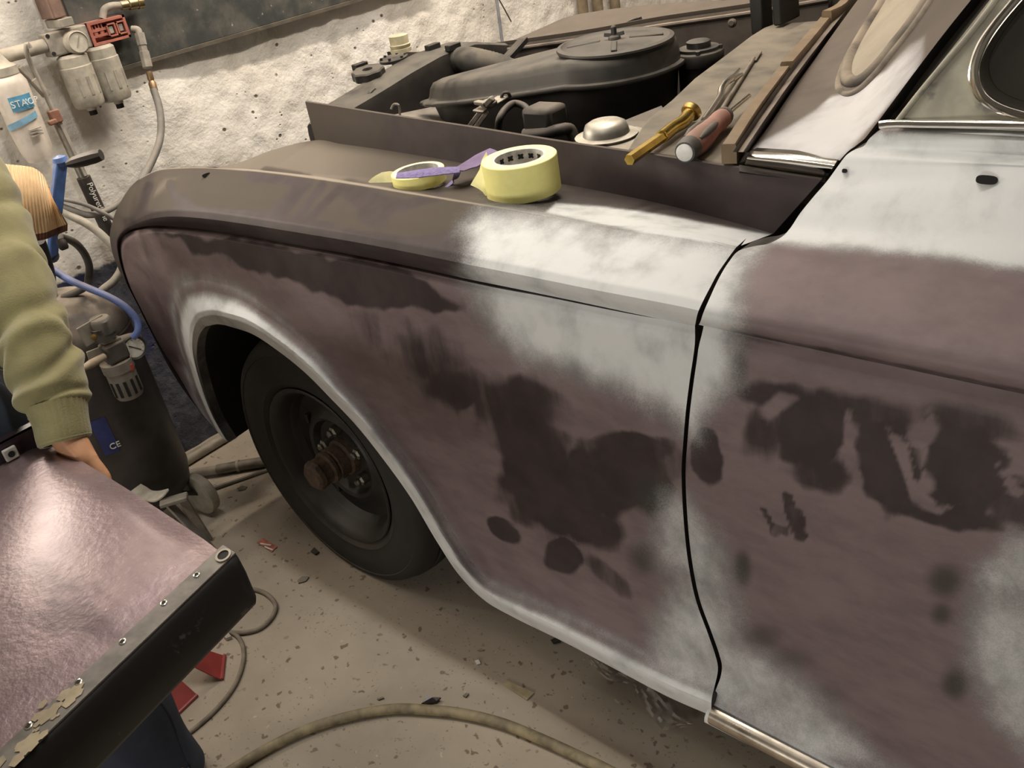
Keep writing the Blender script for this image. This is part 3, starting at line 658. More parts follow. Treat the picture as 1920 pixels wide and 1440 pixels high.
# holes in the door skin for the missing badge and handle
def dskin(px, S=None):
    V = (DUP if S is None else S).reshape(-1, 3); q = proj(V); k = np.argsort(((q-px)**2).sum(1))[:3]; return V[k].mean(0)
def plug(px, r1, r2, m, name, par, ax2=(1, 0, 0), S=None):
    c = dskin(np.array(px), S); n = CAM-c; n /= np.linalg.norm(n); x = np.array(ax2, float); x -= n*(x@n); x /= np.linalg.norm(x); y = np.cross(n, x)
    an = np.linspace(0, 2*PI, 24, endpoint=False); e = 3.0
    pl = [c+n*.007+x*r1*np.sign(math.cos(a))*abs(math.cos(a))**(2/e)+y*r2*np.sign(math.sin(a))*abs(math.sin(a))**(2/e) for a in an]
    return MB().prism(pl, -n*.012).build(name, m, par, smooth=False)
plug((1850, 338), .0105, .0048, M_dark, 'trim_hole', door_ob); plug((1583, 320), .0030, .0025, M_dark, 'trim_hole', door_ob)
plug((387, 329), .0085, .0030, M_dark, 'trim_hole', fender, (1, .9, .25), UP)
# chrome strip at the rear edge of the bonnet opening
cs = cr([(1396, 300), (1470, 307), (1560, 316)], 24); yc_ = np.interp(cs[:, 0], [1396, 1560], [1.10, 1.085]); P_ = aty(cs, yc_)
def half(t, an): return np.where(np.sin(an) > -2, 1, 1)
top = cr([(1406, 283), (1480, 288), (1571, 299)], 24); bot = cr([(1395, 311), (1470, 320), (1551, 331)], 24)
rows = []
for k, t in enumerate(np.linspace(0, 1, 11)): rows.append(aty(top*(1-t)+bot*t, yc_-.016*math.sin(t*PI)+.004*t))
G = np.stack(rows, 1)
b = MB().grid(G).grid(np.stack([G[:, 0], G[:, 0]+[0, .02, -.002], G[:, -1]+[0, .02, 0], G[:, -1]], 1))
for e in (G[0], G[-1]): b.add(np.r_[e, [e.mean(0)+[0, .015, 0]]], [(i, i+1, len(e)) for i in range(len(e)-1)])
b.build('bonnet_edge_moulding', M_chrome, car, angle=60)
bk = cr([(1386, 312), (1450, 322), (1548, 333)], 20); G = np.stack([aty(bk+[0, -3], np.full(20, 1.098)), aty(bk+[0, 9], np.full(20, 1.088)), aty(bk+[0, 16], np.full(20, 1.10))], 1)
MB().grid(G).build('moulding_rubber', M_black, car)
# chrome sill strip under the door
s0 = aty(np.array((1336., 1331.)), .814); s1 = s0+np.array([1.1, 0, 0]); s1[2] = s0[2]+.0
x_ = np.linspace(0, 1, 30); base = s0+(s1-s0)*x_[:, None]
pr_ = [(0, .006), (-.008, .004), (-.014, -.002), (-.016, -.010), (-.014, -.018), (-.006, -.024), (.004, -.026), (.02, -.024)]
G = np.stack([base+[0, a, c] for a, c in pr_], 1)
MB().grid(G).add(np.r_[G[0]], [tuple(range(len(pr_)))]).build('sill_moulding', mat('tarnished_chrome', (.62, .55, .46), .22, 1.0, dust=.3), car)

# ------------------------------------------------------------------ bonnet rear: plenum panel, tan channel
M_plen = mat('dusty_plenum', (.085, .075, .062), .6, dust=.8, nscale=9, var=.4, dcol=(.27, .235, .185))
pl = [(1177, 279), (1192, 254), (1215, 222), (1259, 187), (1302, 146), (1361, 102), (1407, 67), (1431, 52), (1450, 45), (1553, 37), (1600, 10), (1560, 100), (1480, 200), (1400, 300), (1375, 310), (1300, 296)]
P_ = atz(np.array(pl, float), np.full(len(pl), 1.028)); MB().prism(P_, (0, 0, -.02)).build('plenum_panel', M_plen, car, smooth=False, bevel=.004)
M_tan = mat('tan_rubber_channel', (.215, .150, .088), .7, dust=.2, nscale=18); M_brown = mat('brown_channel', (.055, .038, .034), .45, dust=.5)
def chan(pa, pb, w, name):
    A_ = atz(np.array(pa, float), 1.062); B_ = atz(np.array(pb, float), 1.062)
    return MB().bar(A_+[0, 0, -.012], B_+[0, 0, -.012], w, .026)
def chan_s(pxs, w, z):
    c = atz(cr(pxs, 16), z); t = np.gradient(c, axis=0); t /= np.linalg.norm(t, axis=1)[:, None]; s = np.cross(t, [0, 0, 1.]); s /= np.linalg.norm(s, axis=1)[:, None]
    pf = [(-.5, -.028), (-.5, -.004), (-.4, 0), (.4, 0), (.5, -.004), (.5, -.028)]
    G = np.stack([c+s*w*a+np.array([0, 0, h]) for a, h in pf], 1); return MB().grid(G, close_v=True).add(G[0], [tuple(range(6))]).add(G[-1], [tuple(range(6))])
ch = chan_s([(1366, 270), (1410, 203), (1470, 124)], .021, 1.06).build('bonnet_seal_channel', M_tan, car)
chan_s([(1476, 115), (1515, 70), (1548, 31)], .024, 1.062).build('bonnet_seal_channel', M_tan, car)
chan_s([(1550, 20), (1575, 8), (1605, -30), (1680, -130)], .022, 1.075).build('bonnet_seal_channel', M_tan, car)
MB().lathe([(.004, -.002), (.004, .001), (.002, .002)], atz(np.array((1366., 281.)), 1.045), CAM-atz(np.array((1366., 281.)), 1.045), 10).build('rivet', M_brown, ch)
rz = cr([(1383, 285), (1430, 215), (1490, 130), (1560, 40), (1600, -10)], 30); G = np.stack([atz(rz-[9, 0], np.full(30, 1.058)), atz(rz, np.full(30, 1.05)), atz(rz+[10, 0], np.full(30, 1.062)), atz(rz+[26, 2], np.full(30, 1.03))], 1)
MB().grid(G).build('scuttle_gutter', M_brown, car)

# ------------------------------------------------------------------ engine bay
def quad(name, pts, m, off=(0, 0, -.01), par=car): return MB().prism(pts, off).build(name, m, par, smooth=False)
ff = far_flange(); fi = ff-[0, .02, .022]
MB().tube(fi-[0, .0, 0], .006, seg=8).build('gutter_rail', M_bay, car)
G = np.stack([fi+[0, .01, .012], fi+[0, .0, -.02], fi*[1, 1, 0]+[0, 0, .45]], 1); MB().grid(G).grid((G+[0, .012, 0])[:, ::-1]).build('inner_wing', M_bay, car, angle=30)
G = FLP[:, -1]+[0, .012, -.004]; MB().grid(np.stack([G*[1, 1, 0]+[0, .02, .975], G*[1, 1, 0]+[0, .05, .45]], 1)).build('inner_wing', M_bay, car)
quad('bulkhead', [(-.80, 1.14, .45), (-.95, 2.1, .45), (-.95, 2.1, 1.0), (-.82, 1.14, 1.0)], M_bay, (.01, 0, 0))
quad('undertray', [(-2.05, 1.15, .42), (-.7, 1.15, .42), (-.7, 2.2, .42), (-2.05, 2.0, .42)], M_dark)
quad('front_crossmember', [(-2.02, 1.15, .40), (-2.02, 2.0, .40), (-2.02, 1.96, .88), (-2.02, 1.18, .88)], M_bay, (-.03, 0, 0))
M_eng = mat('black_enamel', (.020, .018, .017), .42, dust=.75, dcol=(.16, .143, .118)); M_engd = mat('oily_black', (.016, .015, .014), .5, dust=.35)
# air cleaner
ac = bpy.data.objects.new('air_cleaner', None)
def ac_ring(s, z, tip=1.0):
    an = np.linspace(0, 2*PI, 96, endpoint=False); c = np.array([-1.21, 1.608]); P = []
    for a in an:
        ca, sa = math.cos(a), math.sin(a); p = c+np.array([ca, sa])*.154*s
        P.append(p)
    P = np.array(P)
    # stretch the forward half into the intake snout along -x
    dx = np.minimum(0, P[:, 0]-c[0]+.02)/(.154*s); k = np.abs(dx)
    P[:, 0] = np.where(dx < 0, c[0]-.02-(.588*s**.8)*k**.72*tip, P[:, 0])
    sn = sstep(.0, .95, k); P[:, 1] = np.where(P[:, 1] > c[1]-.06, P[:, 1]*(1-.55*sn)+(c[1]-.06)*.55*sn, P[:, 1])
    tilt = .147*np.minimum(0, P[:, 0]-c[0])
    return np.c_[P, 1.024+z+tilt]
rr = [(.80, -.12), (.88, -.10), (.93, -.03), (.95, -.006), (1.05, -.004), (1.055, .0), (1.045, .004), (.985, .006), (.972, .012), (.955, .030), (.925, .043), (.86, .049), (.70, .050), (.3, .050), (.02, .050)]
b = MB().grid(np.stack([ac_ring(s, z) for s, z in rr[3:]], 0), close_v=True); aco = b.build('air_cleaner', M_eng, car, angle=50)
MB().grid(np.stack([ac_ring(s, z) for s, z in rr[:5]], 0), close_v=True).build('air_cleaner_base', M_engd, aco)
lc = np.array([-1.183, 1.60, 1.0725])
MB().lathe([(.119, -.004), (.123, .004), (.122, .008), (.113, .0105), (.108, .007), (.08, .009), (.05, .011), (.02, .012), (.001, .012)], lc, (.012, -.008, 1), 56, caps=False).build('lid', M_eng, aco)
for k in range(4):
    a = k*PI/2+.6; MB().bar(lc+[.03*math.cos(a), .03*math.sin(a), .0125], lc+[.100*math.cos(a), .100*math.sin(a), .0085], .012, .004).build('lid_rib', M_eng, aco, bevel=.002)
wn = MB().lathe([(.014, 0), (.012, .006), (.006, .008), (.006, .024), (.003, .027)], lc+[0, 0, .012], seg=14)
for s in (-1, 1): wn.bar(lc+[0, 0, .020], lc+[.019*s, .009*s, .023], .005, .008)
wn.build('wing_nut', M_eng, aco, bevel=.001)
# radiator header tank
RZ = [.95, .972, .985, 1.008, 1.022, 1.020, .985]
def rad_z(y): return float(np.interp((y-1.33)/(2.0-1.33), [0, .06, .2, .42, .6, .8, 1], RZ))
def rad_sec(y):
    t = (y-1.33)/(2.0-1.33); zt = np.interp(t, [0, .06, .2, .42, .6, .8, 1], RZ); w = np.interp(t, [0, .06, .3, 1], [.05, .060, .065, .06])
    x0 = -1.905+.0*t; h = .12 if True else 0
    pf = [(-1, -1), (-1, -.25), (-.92, -.06), (-.72, 0), (.72, 0), (.92, -.06), (1, -.25), (1, -1)]
    return np.array([(x0+a*w, y, zt+c*(.11)) for a, c in pf])
ys = np.linspace(1.33, 2.0, 40); G = np.stack([rad_sec(y) for y in ys], 0)
rad = MB().grid(G, close_v=True).add(G[0], [tuple(range(8))]).add(G[-1], [tuple(range(8))]).build('radiator', M_eng, car, angle=28)
quad('radiator_core', [(-1.95, 1.36, .45), (-1.86, 1.36, .45), (-1.86, 1.98, .45), (-1.95, 1.98, .45)], M_engd, (0, 0, .47), rad)
def toprad(px, z): return atz(np.array(px, float), z)
def ontank(px, h):
    z = 1.0
    for _ in range(12): z = .5*z+.5*(rad_z(atz(np.array(px, float), z)[1])+h)
    return atz(np.array(px, float), z)
c = ontank((691, 138), .008)
MB().lathe([(.040, -.012), (.043, -.010), (.043, .008), (.040, .012), (.014, .012), (.012, .004), (.001, .004)], c, (.05, -.1, 1), 64, caps=False, wob=lambda r, h, a: 1+.05*math.cos(8*a) if r > .035 else 1).build('radiator_cap', M_eng, rad, angle=30)
c = ontank((738, 110), .002); pt = MB().lathe([(.040, -.004), (.040, .003), (.034, .004), (.030, .002), (.001, .003)], c, (.02, -.08, 1), 40, caps=False)
for k in range(6):
    a = k*PI/3; pt.lathe([(.004, 0), (.004, .006), (.001, .007)], c+[.034*math.cos(a), .034*math.sin(a), .002], seg=8)
pt.build('sender_plate', M_eng, rad)
c = ontank((752, 94), .0)
MB().lathe([(.030, -.004), (.030, .006), (.027, .007), (.029, .010), (.030, .016), (.027, .018), (.027, .040), (.018, .042), (.001, .040)], c, (0, 0, 1), 32, caps=False).build('filler_neck', mat('yellowed_plastic', (.62, .55, .36), .5, dust=.4), rad)
for px in ((676, 128), (812, 92), (850, 92)):
    c = ontank(px, 0); MB().box(c-[.010, .022, .002], c+[.010, .022, .014]).build('bracket', M_black, rad, bevel=.002)
hs = [toprad((838, 118), .985), toprad((865, 113), .99), toprad((900, 117), .99), toprad((940, 128), .97), toprad((985, 150), .93)]
hose = MB().tube(hs, .034, 18, n=60, prof=lambda t, an: 1+.02*math.sin(t*2*PI*26)).build('top_hose', mat('ribbed_hose', (.035, .033, .030), .6, dust=.7, dcol=(.20, .175, .14)), car)
MB().tube([hs[0]+(hs[1]-hs[0])*.15, hs[0]+(hs[1]-hs[0])*.42], .037, 18, n=4).build('hose_clamp', mat('dull_steel', (.42, .40, .36), .35, 1., dust=.5), hose)
ov = [toprad((702, 168), .99), toprad((694, 176), .985), toprad((690, 188), .97), toprad((692, 196), .95), toprad((700, 203), .94)]
MB().tube(ov, .006, 8, n=20).build('overflow_pipe', M_eng, rad)
M_grey = mat('grey_sheet_metal', (.17, .16, .145), .5, dust=.5)
quad('fan_shroud', [toprad((700, 212), .93), toprad((800, 178), .90), toprad((850, 232), .90), toprad((740, 236), .93)], M_grey, (0, 0, -.006))
MB().tube([toprad((733, 205), .95), toprad((738, 196), .96), toprad((746, 196), .96), toprad((750, 215), .93)], .003, 8, n=14).build('hook', M_grey, car)
# lumps of the engine under the air cleaner
M_steel = mat('dull_steel', (.40, .38, .34), .38, 1., dust=.6)
eb = MB().box((-1.75, 1.42, .45), (-.95, 1.92, .80)); eb.build('engine_block', M_engd, car, bevel=.02)
def P3(px, z): return atz(np.array(px, float), z)
rc = MB(); cc = P3((1022, 222), 1.0); rc.box(cc-[.036, .030, .032], cc+[.036, .030, .026]); rc.build('ignition_box', M_engd, car, bevel=.010)
MB().tube([P3((934, 247), .97), P3((937, 222), 1.0), P3((950, 203), 1.01), P3((966, 194), 1.01), P3((982, 199), 1.005), P3((996, 220), .99), P3((1004, 250), .97)], .0075, 10, n=40).build('looped_hose', M_engd, car)
MB().tube([P3((985, 252), .975), P3((1020, 250), .98), P3((1050, 244), .985), P3((1068, 243), .98), P3((1077, 262), .96)], .012, 10, n=24).build('fuel_pipe', M_engd, car)
br = MB(); br.bar(P3((905, 205), 1.0), P3((880, 238), .96), .004, .012); br.bar(P3((915, 208), 1.0), P3((892, 240), .96), .004, .012); br.bar(P3((896, 210), 1.0), P3((944, 182), 1.01), .034, .006); br.build('throttle_bracket', M_steel, car, bevel=.002)
bw = MB(); bw.lathe([(.018, 0), (.018, .008), (.010, .012), (.001, .012)], P3((917, 198), 1.008), (0, 0, 1), 18); bw.bar(P3((893, 192), 1.015), P3((912, 194), 1.018), .014, .008); bw.bar(P3((912, 197), 1.015), P3((924, 184), 1.03), .010, .012); bw.build('wing_bolt', M_steel, car, bevel=.002)
MB().tube([P3((940, 184), 1.01), P3((944, 175), 1.02), P3((952, 174), 1.02), P3((957, 182), 1.01)], .0035, 8, n=14).build('lifting_eye', M_engd, car)
cc = P3((1137, 252), .985); fl = MB().lathe([(.055, -.03), (.055, -.004), (.058, 0), (.043, .002), (.041, .010), (.037, .020), (.028, .025), (.001, .026)], cc, (0, 0, 1), 40, caps=False)
fl.build('silver_cap', mat('cast_aluminium', (.56, .54, .48), .42, 1.0, dust=.35), car)
quad('carburettor_flange', [P3((1100, 255), .98), P3((1150, 225), .98), P3((1205, 240), .98), P3((1180, 285), .98), P3((1120, 270), .98)], M_steel, (0, 0, -.012))
quad('valve_cover', [P3((1165, 228), .99), P3((1240, 198), .99), P3((1260, 225), .97), P3((1190, 262), .97)], M_grey, (0, 0, -.03))
cc = P3((1310, 88), 1.04); sv = MB().lathe([(.040, -.10), (.044, -.09), (.044, -.035), (.050, -.033), (.052, -.012), (.050, -.008), (.042, -.006), (.042, 0), (.025, 0), (.025, .012), (.021, .014), (.001, .014)], cc, (0, 0, 1), 36, caps=False)
for k in range(4): sv.lathe([(.005, 0), (.005, .008), (.001, .009)], cc+[.044*math.cos(k*PI/2+.5), .044*math.sin(k*PI/2+.5), -.008], seg=8)
sv.build('fluid_reservoir', M_eng, car)
for a, b_ in (((944, 112), (978, 74)), ((1160, 50), (1192, 36))):
    A_, B_ = P3(a, .98), P3(b_, 1.0); MB().bar(A_, B_, .020, .006).bar(A_+[.02, 0, 0], B_+[.02, 0, 0], .005, .014).build('support_strut', M_black, car, bevel=.001)
for px in ((1380, 40), (1046, 78)):
    MB().lathe([(.011, -.004), (.011, .002), (.006, .004), (.006, .008), (.001, .008)], aty(np.array(px, float), 2.15)-[0, .02, 0], (.3, -1, .2), 16).build('bolt', M_bay, car)
hg = MB().bar(aty(np.array((1424., -30.)), 1.98), aty(np.array((1430., 60.)), 1.98), .05, .03); hg.build('bonnet_hinge', M_black, car, bevel=.004)
MB().bar(aty(np.array((1470., -30.)), 1.98), aty(np.array((1476., 40.)), 1.98), .09, .02).build('bonnet_hinge', M_black, car, bevel=.004)
quad('hinge_box', [(-.86, 1.98, .98), (-.70, 1.98, .98), (-.72, 2.2, 1.06), (-.90, 2.2, 1.06)], M_bay, (0, 0, .03))

# ------------------------------------------------------------------ front wheel
WC = np.array([-1.575, .89, .31])
M_tyre = mat('dusty_tyre_rubber', (.016, .014, .012), .8, dust=.18, nscale=12); M_rim = mat('black_painted_rim', (.010, .010, .009), .5, dust=.12); M_rust = mat('rusty_steel', (.075, .046, .028), .8, nscale=60, var=.5, bump=.4)
def wheel(c, sgn, name, detail=True):
    ax = (0, sgn, 0)     # outboard axis
    tp = [(.200, -.155), (.235, -.170), (.275, -.172), (.305, -.160), (.318, -.145), (.327, -.10), (.3285, -.098), (.322, -.096), (.322, -.088), (.329, -.086), (.331, -.065), (.324, -.063), (.324, -.055), (.331, -.053), (.329, -.034), (.322, -.032), (.322, -.026), (.327, -.024), (.318, .0), (.312, .010), (.300, .018), (.292, .0195), (.290, .0175), (.270, .021), (.245, .020), (.228, .014), (.222, .0145), (.218, .011), (.206, .004), (.200, -.004)]
    ty = MB().lathe([(r, h*1.0) for r, h in tp], c, ax, 96, caps=False)
    w = ty.build('tyre', M_tyre, car, angle=28); w['label'] = 'dusty black tyre'
    rp = [(.200, -.15), (.192, -.14), (.170, -.12), (.170, -.055), (.176, -.030), (.190, -.016), (.196, -.004), (.203, .004), (.206, .008), (.204, .011), (.198, .009), (.190, .0), (.182, -.016), (.174, -.038), (.168, -.05), (.150, -.052), (.128, -.046), (.116, -.036), (.108, -.030), (.100, -.034), (.092, -.050), (.088, -.052), (.050, -.052), (.046, -.05)]
    rim = MB().lathe(rp, c, ax, 80, caps=False).build('rim', M_rim, car, angle=35)
    if not detail: return
    for k in range(5):
        a = 2*PI*k/5+.45; p = c+np.array([math.cos(a)*.068, -.050*1, math.sin(a)*.068])*[1, 1 if sgn > 0 else 1, 1]; p[1] = c[1]+sgn*-.052
        MB().lathe([(.014, 0), (.014, .016), (.009, .020), (.009, .026), (.006, .030)], p, ax, 6).build('wheel_nut', mat('wheel_nut_steel', (.20, .18, .15), .5, .8) if k == 0 else bpy.data.materials['wheel_nut_steel'], rim, smooth=False)
    MB().lathe([(.048, -.06), (.046, -.035), (.040, -.030), (.040, -.004), (.037, .0), (.040, .004), (.040, .012), (.034, .016), (.034, .036), (.036, .040), (.034, .050), (.027, .056), (.001, .057)], c, ax, 24, caps=False, wob=lambda r, h, a: 1+.05*math.cos(6*a) if h > .03 else 1).build('rusty_hub', M_rust, rim, angle=30)
    for a in (2.5, .9, 4.2): MB().box(c+[math.cos(a)*.128-.006, sgn*-.04-.006, math.sin(a)*.128-.012], c+[math.cos(a)*.128+.006, sgn*-.04+.008, math.sin(a)*.128+.012]).build('hubcap_clip', M_rim, rim, bevel=.002)
wheel(WC, -1, 'front_wheel')
wheel(np.array([WC[0], 2*CY-WC[1], WC[2]]), 1, 'front_wheel', False)

# ------------------------------------------------------------------ lamps (outside the picture), some added as fill
M_lampbody = mat('white_lamp_housing', (.7, .7, .68), .5)
def lampfix(l, label, sx, sy):
    t = thing('tube_lamp', label, 'lamp', tuple(l.location))
    m = l.rotation_euler.to_matrix()
    h = MB().box((-sx/2-.03, -sy/2-.03, .012), (sx/2+.03, sy/2+.03, .06)); h.v = [np.array([list(m @ Vector(p)) for p in v])+np.array(l.location) for v in h.v]
    h.build('housing', M_lampbody, t, bevel=.006)
    l.parent = t; l.location = (0, 0, 0)
    return t
lampfix(lamp_a, 'ceiling tube lamp above the left fender', 1.5, .10)
lampfix(lamp_b, 'tube lamp on the front wall above the air tank', .26, .75)
lampfix(fill_c, 'added fill lamp on the wall behind the photographer', 1.6, .5)
lampfix(fill_d, 'added ceiling lamp above the far fender to brighten the front wall', .10, 1.5)
lampfix(fill_f, 'added fill lamp on the ceiling above the photographer', 1.5, .10)
lampfix(fill_e, 'added ceiling lamp washing the front wall', .10, 1.5)
for nm_, x, y, dx, dy in (('tube_lamp', -1.35, .84, .5, 0), ('tube_lamp.003', -1.72, 2.3, 0, .5), ('tube_lamp.004', -.75, -.15, .5, 0), ('tube_lamp.005', -.96, 2.0, 0, .5)):
    for s in (-1, 1): MB().tube([(x+s*dx, y+s*dy, 2.82), (x+s*dx, y+s*dy, 2.90)], .006, 8).build('hanger', M_lampbody, bpy.data.objects[nm_])
b_ = bpy.data.objects['tube_lamp.001']; MB().bar((-2.43, .48, 1.53), (-2.47, .48, 1.53), .04, .03).build('wall_arm', M_lampbody, b_)
c_ = bpy.data.objects['tube_lamp.002']; MB().bar((-.3, -2.45, .95), (-.3, -2.59, .95), .04, .03).build('wall_arm', M_lampbody, c_)

# ------------------------------------------------------------------ masking tape, sandpaper and tools on the car
M_tape = mat('yellow_masking_tape', (.95, .90, .34), .6, nscale=90, var=.03); M_tapeside = mat('yellow_tape_edge', (.93, .89, .52), .7, nscale=120, var=.07)
M_core = mat('grey_card_core', (.80, .78, .72), .7, nscale=80); M_print = mat('black_print', (.02, .02, .02), .6)
def roll(label, c, ro, ri, h, ax=(0, 0, 1), marks=True):
    t = thing('masking_tape', label, 'tape', tuple(c)); c = np.array(c)
    MB().lathe([(ro-.001, 0), (ro, .001), (ro, h-.001), (ro-.001, h)], c, ax, 96, caps=False).build('tape', M_tape, t)
    MB().lathe([(ri+.003, h-.0012), (ri+.003, h), (ro-.001, h)], c, ax, 96, caps=False).lathe([(ri+.003, 0), (ro-.001, 0)], c, ax, 96, caps=False).build('wound_edge', M_tapeside, t)
    core = MB().lathe([(ri+.003, 0), (ri+.003, h), (ri, h), (ri, 0)], c, ax, 96, caps=False).build('core', M_core, t)
    if marks:
        b = MB(); n = 14; r = ri-.0004
        for i in range(n):
            for j in range(3):
                a0 = 2*PI*(i+.5*(j % 2))/n; z0 = h*(.2+.3*j)
                pts = []
                for k in range(16):
                    q = k*PI/8; s = .0062*(1 if k % 4 == 2 else .55 if k % 2 == 0 else .8)
                    pts.append(c+[r*math.cos(a0+s*math.cos(q)/r), r*math.sin(a0+s*math.cos(q)/r), z0+s*math.sin(q)*.9])
                b.add(pts, [tuple(range(16))])
        b.build('core_print', M_print, core, smooth=False, recalc=False)
    return t
TZ = .978
def shelf_z(p):
    V = SP.reshape(-1, 3); d = ((V[:, :2]-np.asarray(p)[:2])**2).sum(1); return float(V[np.argsort(d)[:4], 2].mean())

c1 = atz(np.array((974., 302.)), 1.037); c1[2] = max(shelf_z(c1+[.05*math.cos(a), .05*math.sin(a), 0]) for a in (0, 1, 2, 3, 4, 5))-.001
t1 = roll('wide roll of yellow masking tape standing upright on the fender ledge', c1, .0595, .0385, .056)
def flap(c, ro, z0, z1, a0, length, tipz, par, jag=4, lift=.012):
    """torn tail of tape leaving the roll along its tangent"""
    n = 12; rows = []
    for k in range(n):
        s = k/(n-1); p = np.array(c)+[ro*math.cos(a0), ro*math.sin(a0), 0]; tg = np.array([-math.sin(a0), math.cos(a0), 0]); nm = np.array([math.cos(a0), math.sin(a0), 0])
        q = p+tg*length*s+nm*lift*s*s
        lo = z0+(tipz-z0)*s**1.5*.6+.002*math.sin(9*s); hi = z1+(tipz-z1)*s**.9+.0025*math.sin(14*s)
        rows.append([q+[0, 0, lo], q+[0, 0, max(hi, lo+.0005)]])
    G = np.array(rows); MB().grid(G).grid(G[:, ::-1]+np.array([math.cos(a0), math.sin(a0), 0])*.0004).build('torn_end', M_tapeside, par)
def torn(px, c, par, bow=.004):
    t = np.linalg.norm(np.array(c)+[0, 0, .02]-CAM)-.012; P_ = att(np.array(px, float), np.full(len(px), t)); m_ = P_.mean(0); n_ = (CAM-m_)/np.linalg.norm(CAM-m_)
    MB().prism(P_, -n_*.0005).build('torn_end', M_tapeside, par, smooth=False)
torn([(912, 284), (903, 300), (899, 318), (892, 330), (887, 338), (882, 347), (889, 350), (897, 354), (905, 360), (912, 370), (919, 379), (926, 340)], c1, t1)
c2 = atz(np.array((786., 334.)), 1.000); c2[2] = max(shelf_z(c2+[.04*math.cos(a), .04*math.sin(a), 0]) for a in (0, 1, 2, 3, 4, 5))-.003
t2 = roll('narrow roll of yellow masking tape lying under purple sandpaper', c2, .046, .036, .022, marks=False)
torn([(744, 322), (730, 321), (716, 323), (706, 328), (697, 334), (690, 341), (698, 346), (712, 348), (726, 349), (744, 353)], c2-[0, 0, .012], t2)
M_purple = mat('purple_sandpaper', (.235, .19, .40), .75, nscale=200, var=.2); M_purpleback = mat('purple_back', (.17, .12, .24), .7)
def strip(pl, w, m, par, name, up=(0, 0, 1)):
    c = cr(pl, 24); T = np.gradient(c, axis=0); T /= np.linalg.norm(T, axis=1)[:, None]; S_ = np.cross(T, up); S_ /= np.linalg.norm(S_, axis=1)[:, None]
    w = np.interp(np.linspace(0, 1, 24), np.linspace(0, 1, len(w)), w)[:, None]
    G = np.stack([c-S_*w/2, c-S_*w*.1+[0, 0, .001], c+S_*w/2], 1); return MB().grid(G).grid((G+[0, 0, .0012])[:, ::-1]).build(name, m, par)
sp_ = thing('sandpaper_strip', 'folded purple sandpaper strip lying over the narrow tape roll', 'sandpaper', tuple(atz(np.array((800., 328.)), 1.002)))
zt = c2[2]+.0245
strip([P3((744, 330), zt), P3((780, 327), zt+.001), P3((820, 322), zt+.001), P3((862, 319), zt-.002)], [.012, .019, .019, .014], M_purple, sp_, 'lower_fold', (.2, -.35, .9))
strip([P3((860, 322), zt-.004), P3((878, 312), 1.006), P3((905, 296), 1.012), P3((930, 284), 1.016)], [.020, .036, .050, .05], M_purpleback, sp_, 'upper_fold')
strip([P3((858, 325), zt-.006), P3((850, 340), .988), P3((836, 352), TZ+.006), P3((815, 357), TZ+.005)], [.012, .010, .008, .006], M_purple, sp_, 'torn_corner')
b = MB()
for k in range(9):
    for s in (-.3, .0, .3):
        f = k/8; p = P3((752+f*100, 329-f*9), zt+.0035); b.box(p+[-.002, s*.016-.0006, 0], p+[.002, s*.016+.0006, .0003])
b.build('printed_dots', M_purpleback, sp_, smooth=False)
PZ = 1.028
M_brass = mat('polished_brass', (.56, .40, .09), .25, 1.0, nscale=25, var=.3); M_brassd = mat('dull_brass', (.38, .25, .08), .4, 1.0)
br = thing('brass_nozzle', 'bent brass gas nozzle lying on the dusty plenum beside a screwdriver', 'nozzle', tuple(P3((1245, 252), PZ)))
MB().tube([P3((1180, 300), PZ+.012), P3((1243, 256), PZ+.014)], .0085, 6, caps=True).build('hex_stem', M_brass, br, smooth=False)
MB().tube([P3((1241, 257), PZ+.014), P3((1262, 240), PZ+.0145), P3((1280, 229), PZ+.015), P3((1291, 216), PZ+.017), P3((1296, 208), PZ+.02)], [.0105, .0105, .0105, .011, .011], 14, n=24).build('bent_tube', M_brass, br)
MB().lathe([(.008, -.004), (.0155, -.003), (.0165, .0), (.0165, .006), (.014, .009), (.009, .009), (.009, .003), (.001, .003)], P3((1295, 211), PZ+.018), P3((1304, 198), PZ+.026)-P3((1290, 218), PZ+.015), 24, caps=False).build('rim', M_brassd, br)
M_red = mat('red_rubber_grip', (.36, .135, .11), .6, dust=.5); M_gripd = mat('dark_grey_grip', (.045, .045, .048), .5, dust=.3); M_shiny = mat('bright_steel', (.72, .70, .66), .18, 1.0, var=.05)
sd = thing('screwdriver', 'screwdriver with fat red and grey grip and bright shaft on the plenum', 'screwdriver', tuple(P3((1320, 255), PZ)))
A_ = P3((1284, 286), PZ+.019); B_ = P3((1362, 214), PZ+.019); d_ = (B_-A_)/np.linalg.norm(B_-A_); Lh = np.linalg.norm(B_-A_)
def gp(t): return A_+d_*Lh*t
MB().tube([gp(.10), gp(.2), gp(.35), gp(.55), gp(.72), gp(.86), gp(.93)], [.0165, .0185, .0185, .0165, .0145, .0155, .014], 18, n=40).build('grip', M_red, sd)
MB().tube([gp(0), gp(.02), gp(.12)], [.015, .0175, .0180], 18, n=12).build('butt_collar', M_gripd, sd); MB().tube([gp(.9), gp(.97), gp(1.0)], [.0152, .0145, .010], 18, n=10).build('front_collar', M_gripd, sd)
MB().lathe([(.0125, 0), (.0125, .002), (.011, .003), (.001, .003)], A_, -d_, 20).build('end_cap', mat('white_plastic', (.75, .75, .72), .4), sd)
for a in (.7, 2.2, 3.7, 5.2):
    x_ = np.cross(d_, [0, 0, 1.]); x_ /= np.linalg.norm(x_); y_ = np.cross(x_, d_); n_ = x_*math.cos(a)+y_*math.sin(a)
    MB().tube([gp(.16)+n_*.0155, gp(.3)+n_*.0165, gp(.5)+n_*.0148, gp(.62)+n_*.0125], [.003, .006, .006, .002], 10, n=16).build('grip_insert', M_gripd, sd)
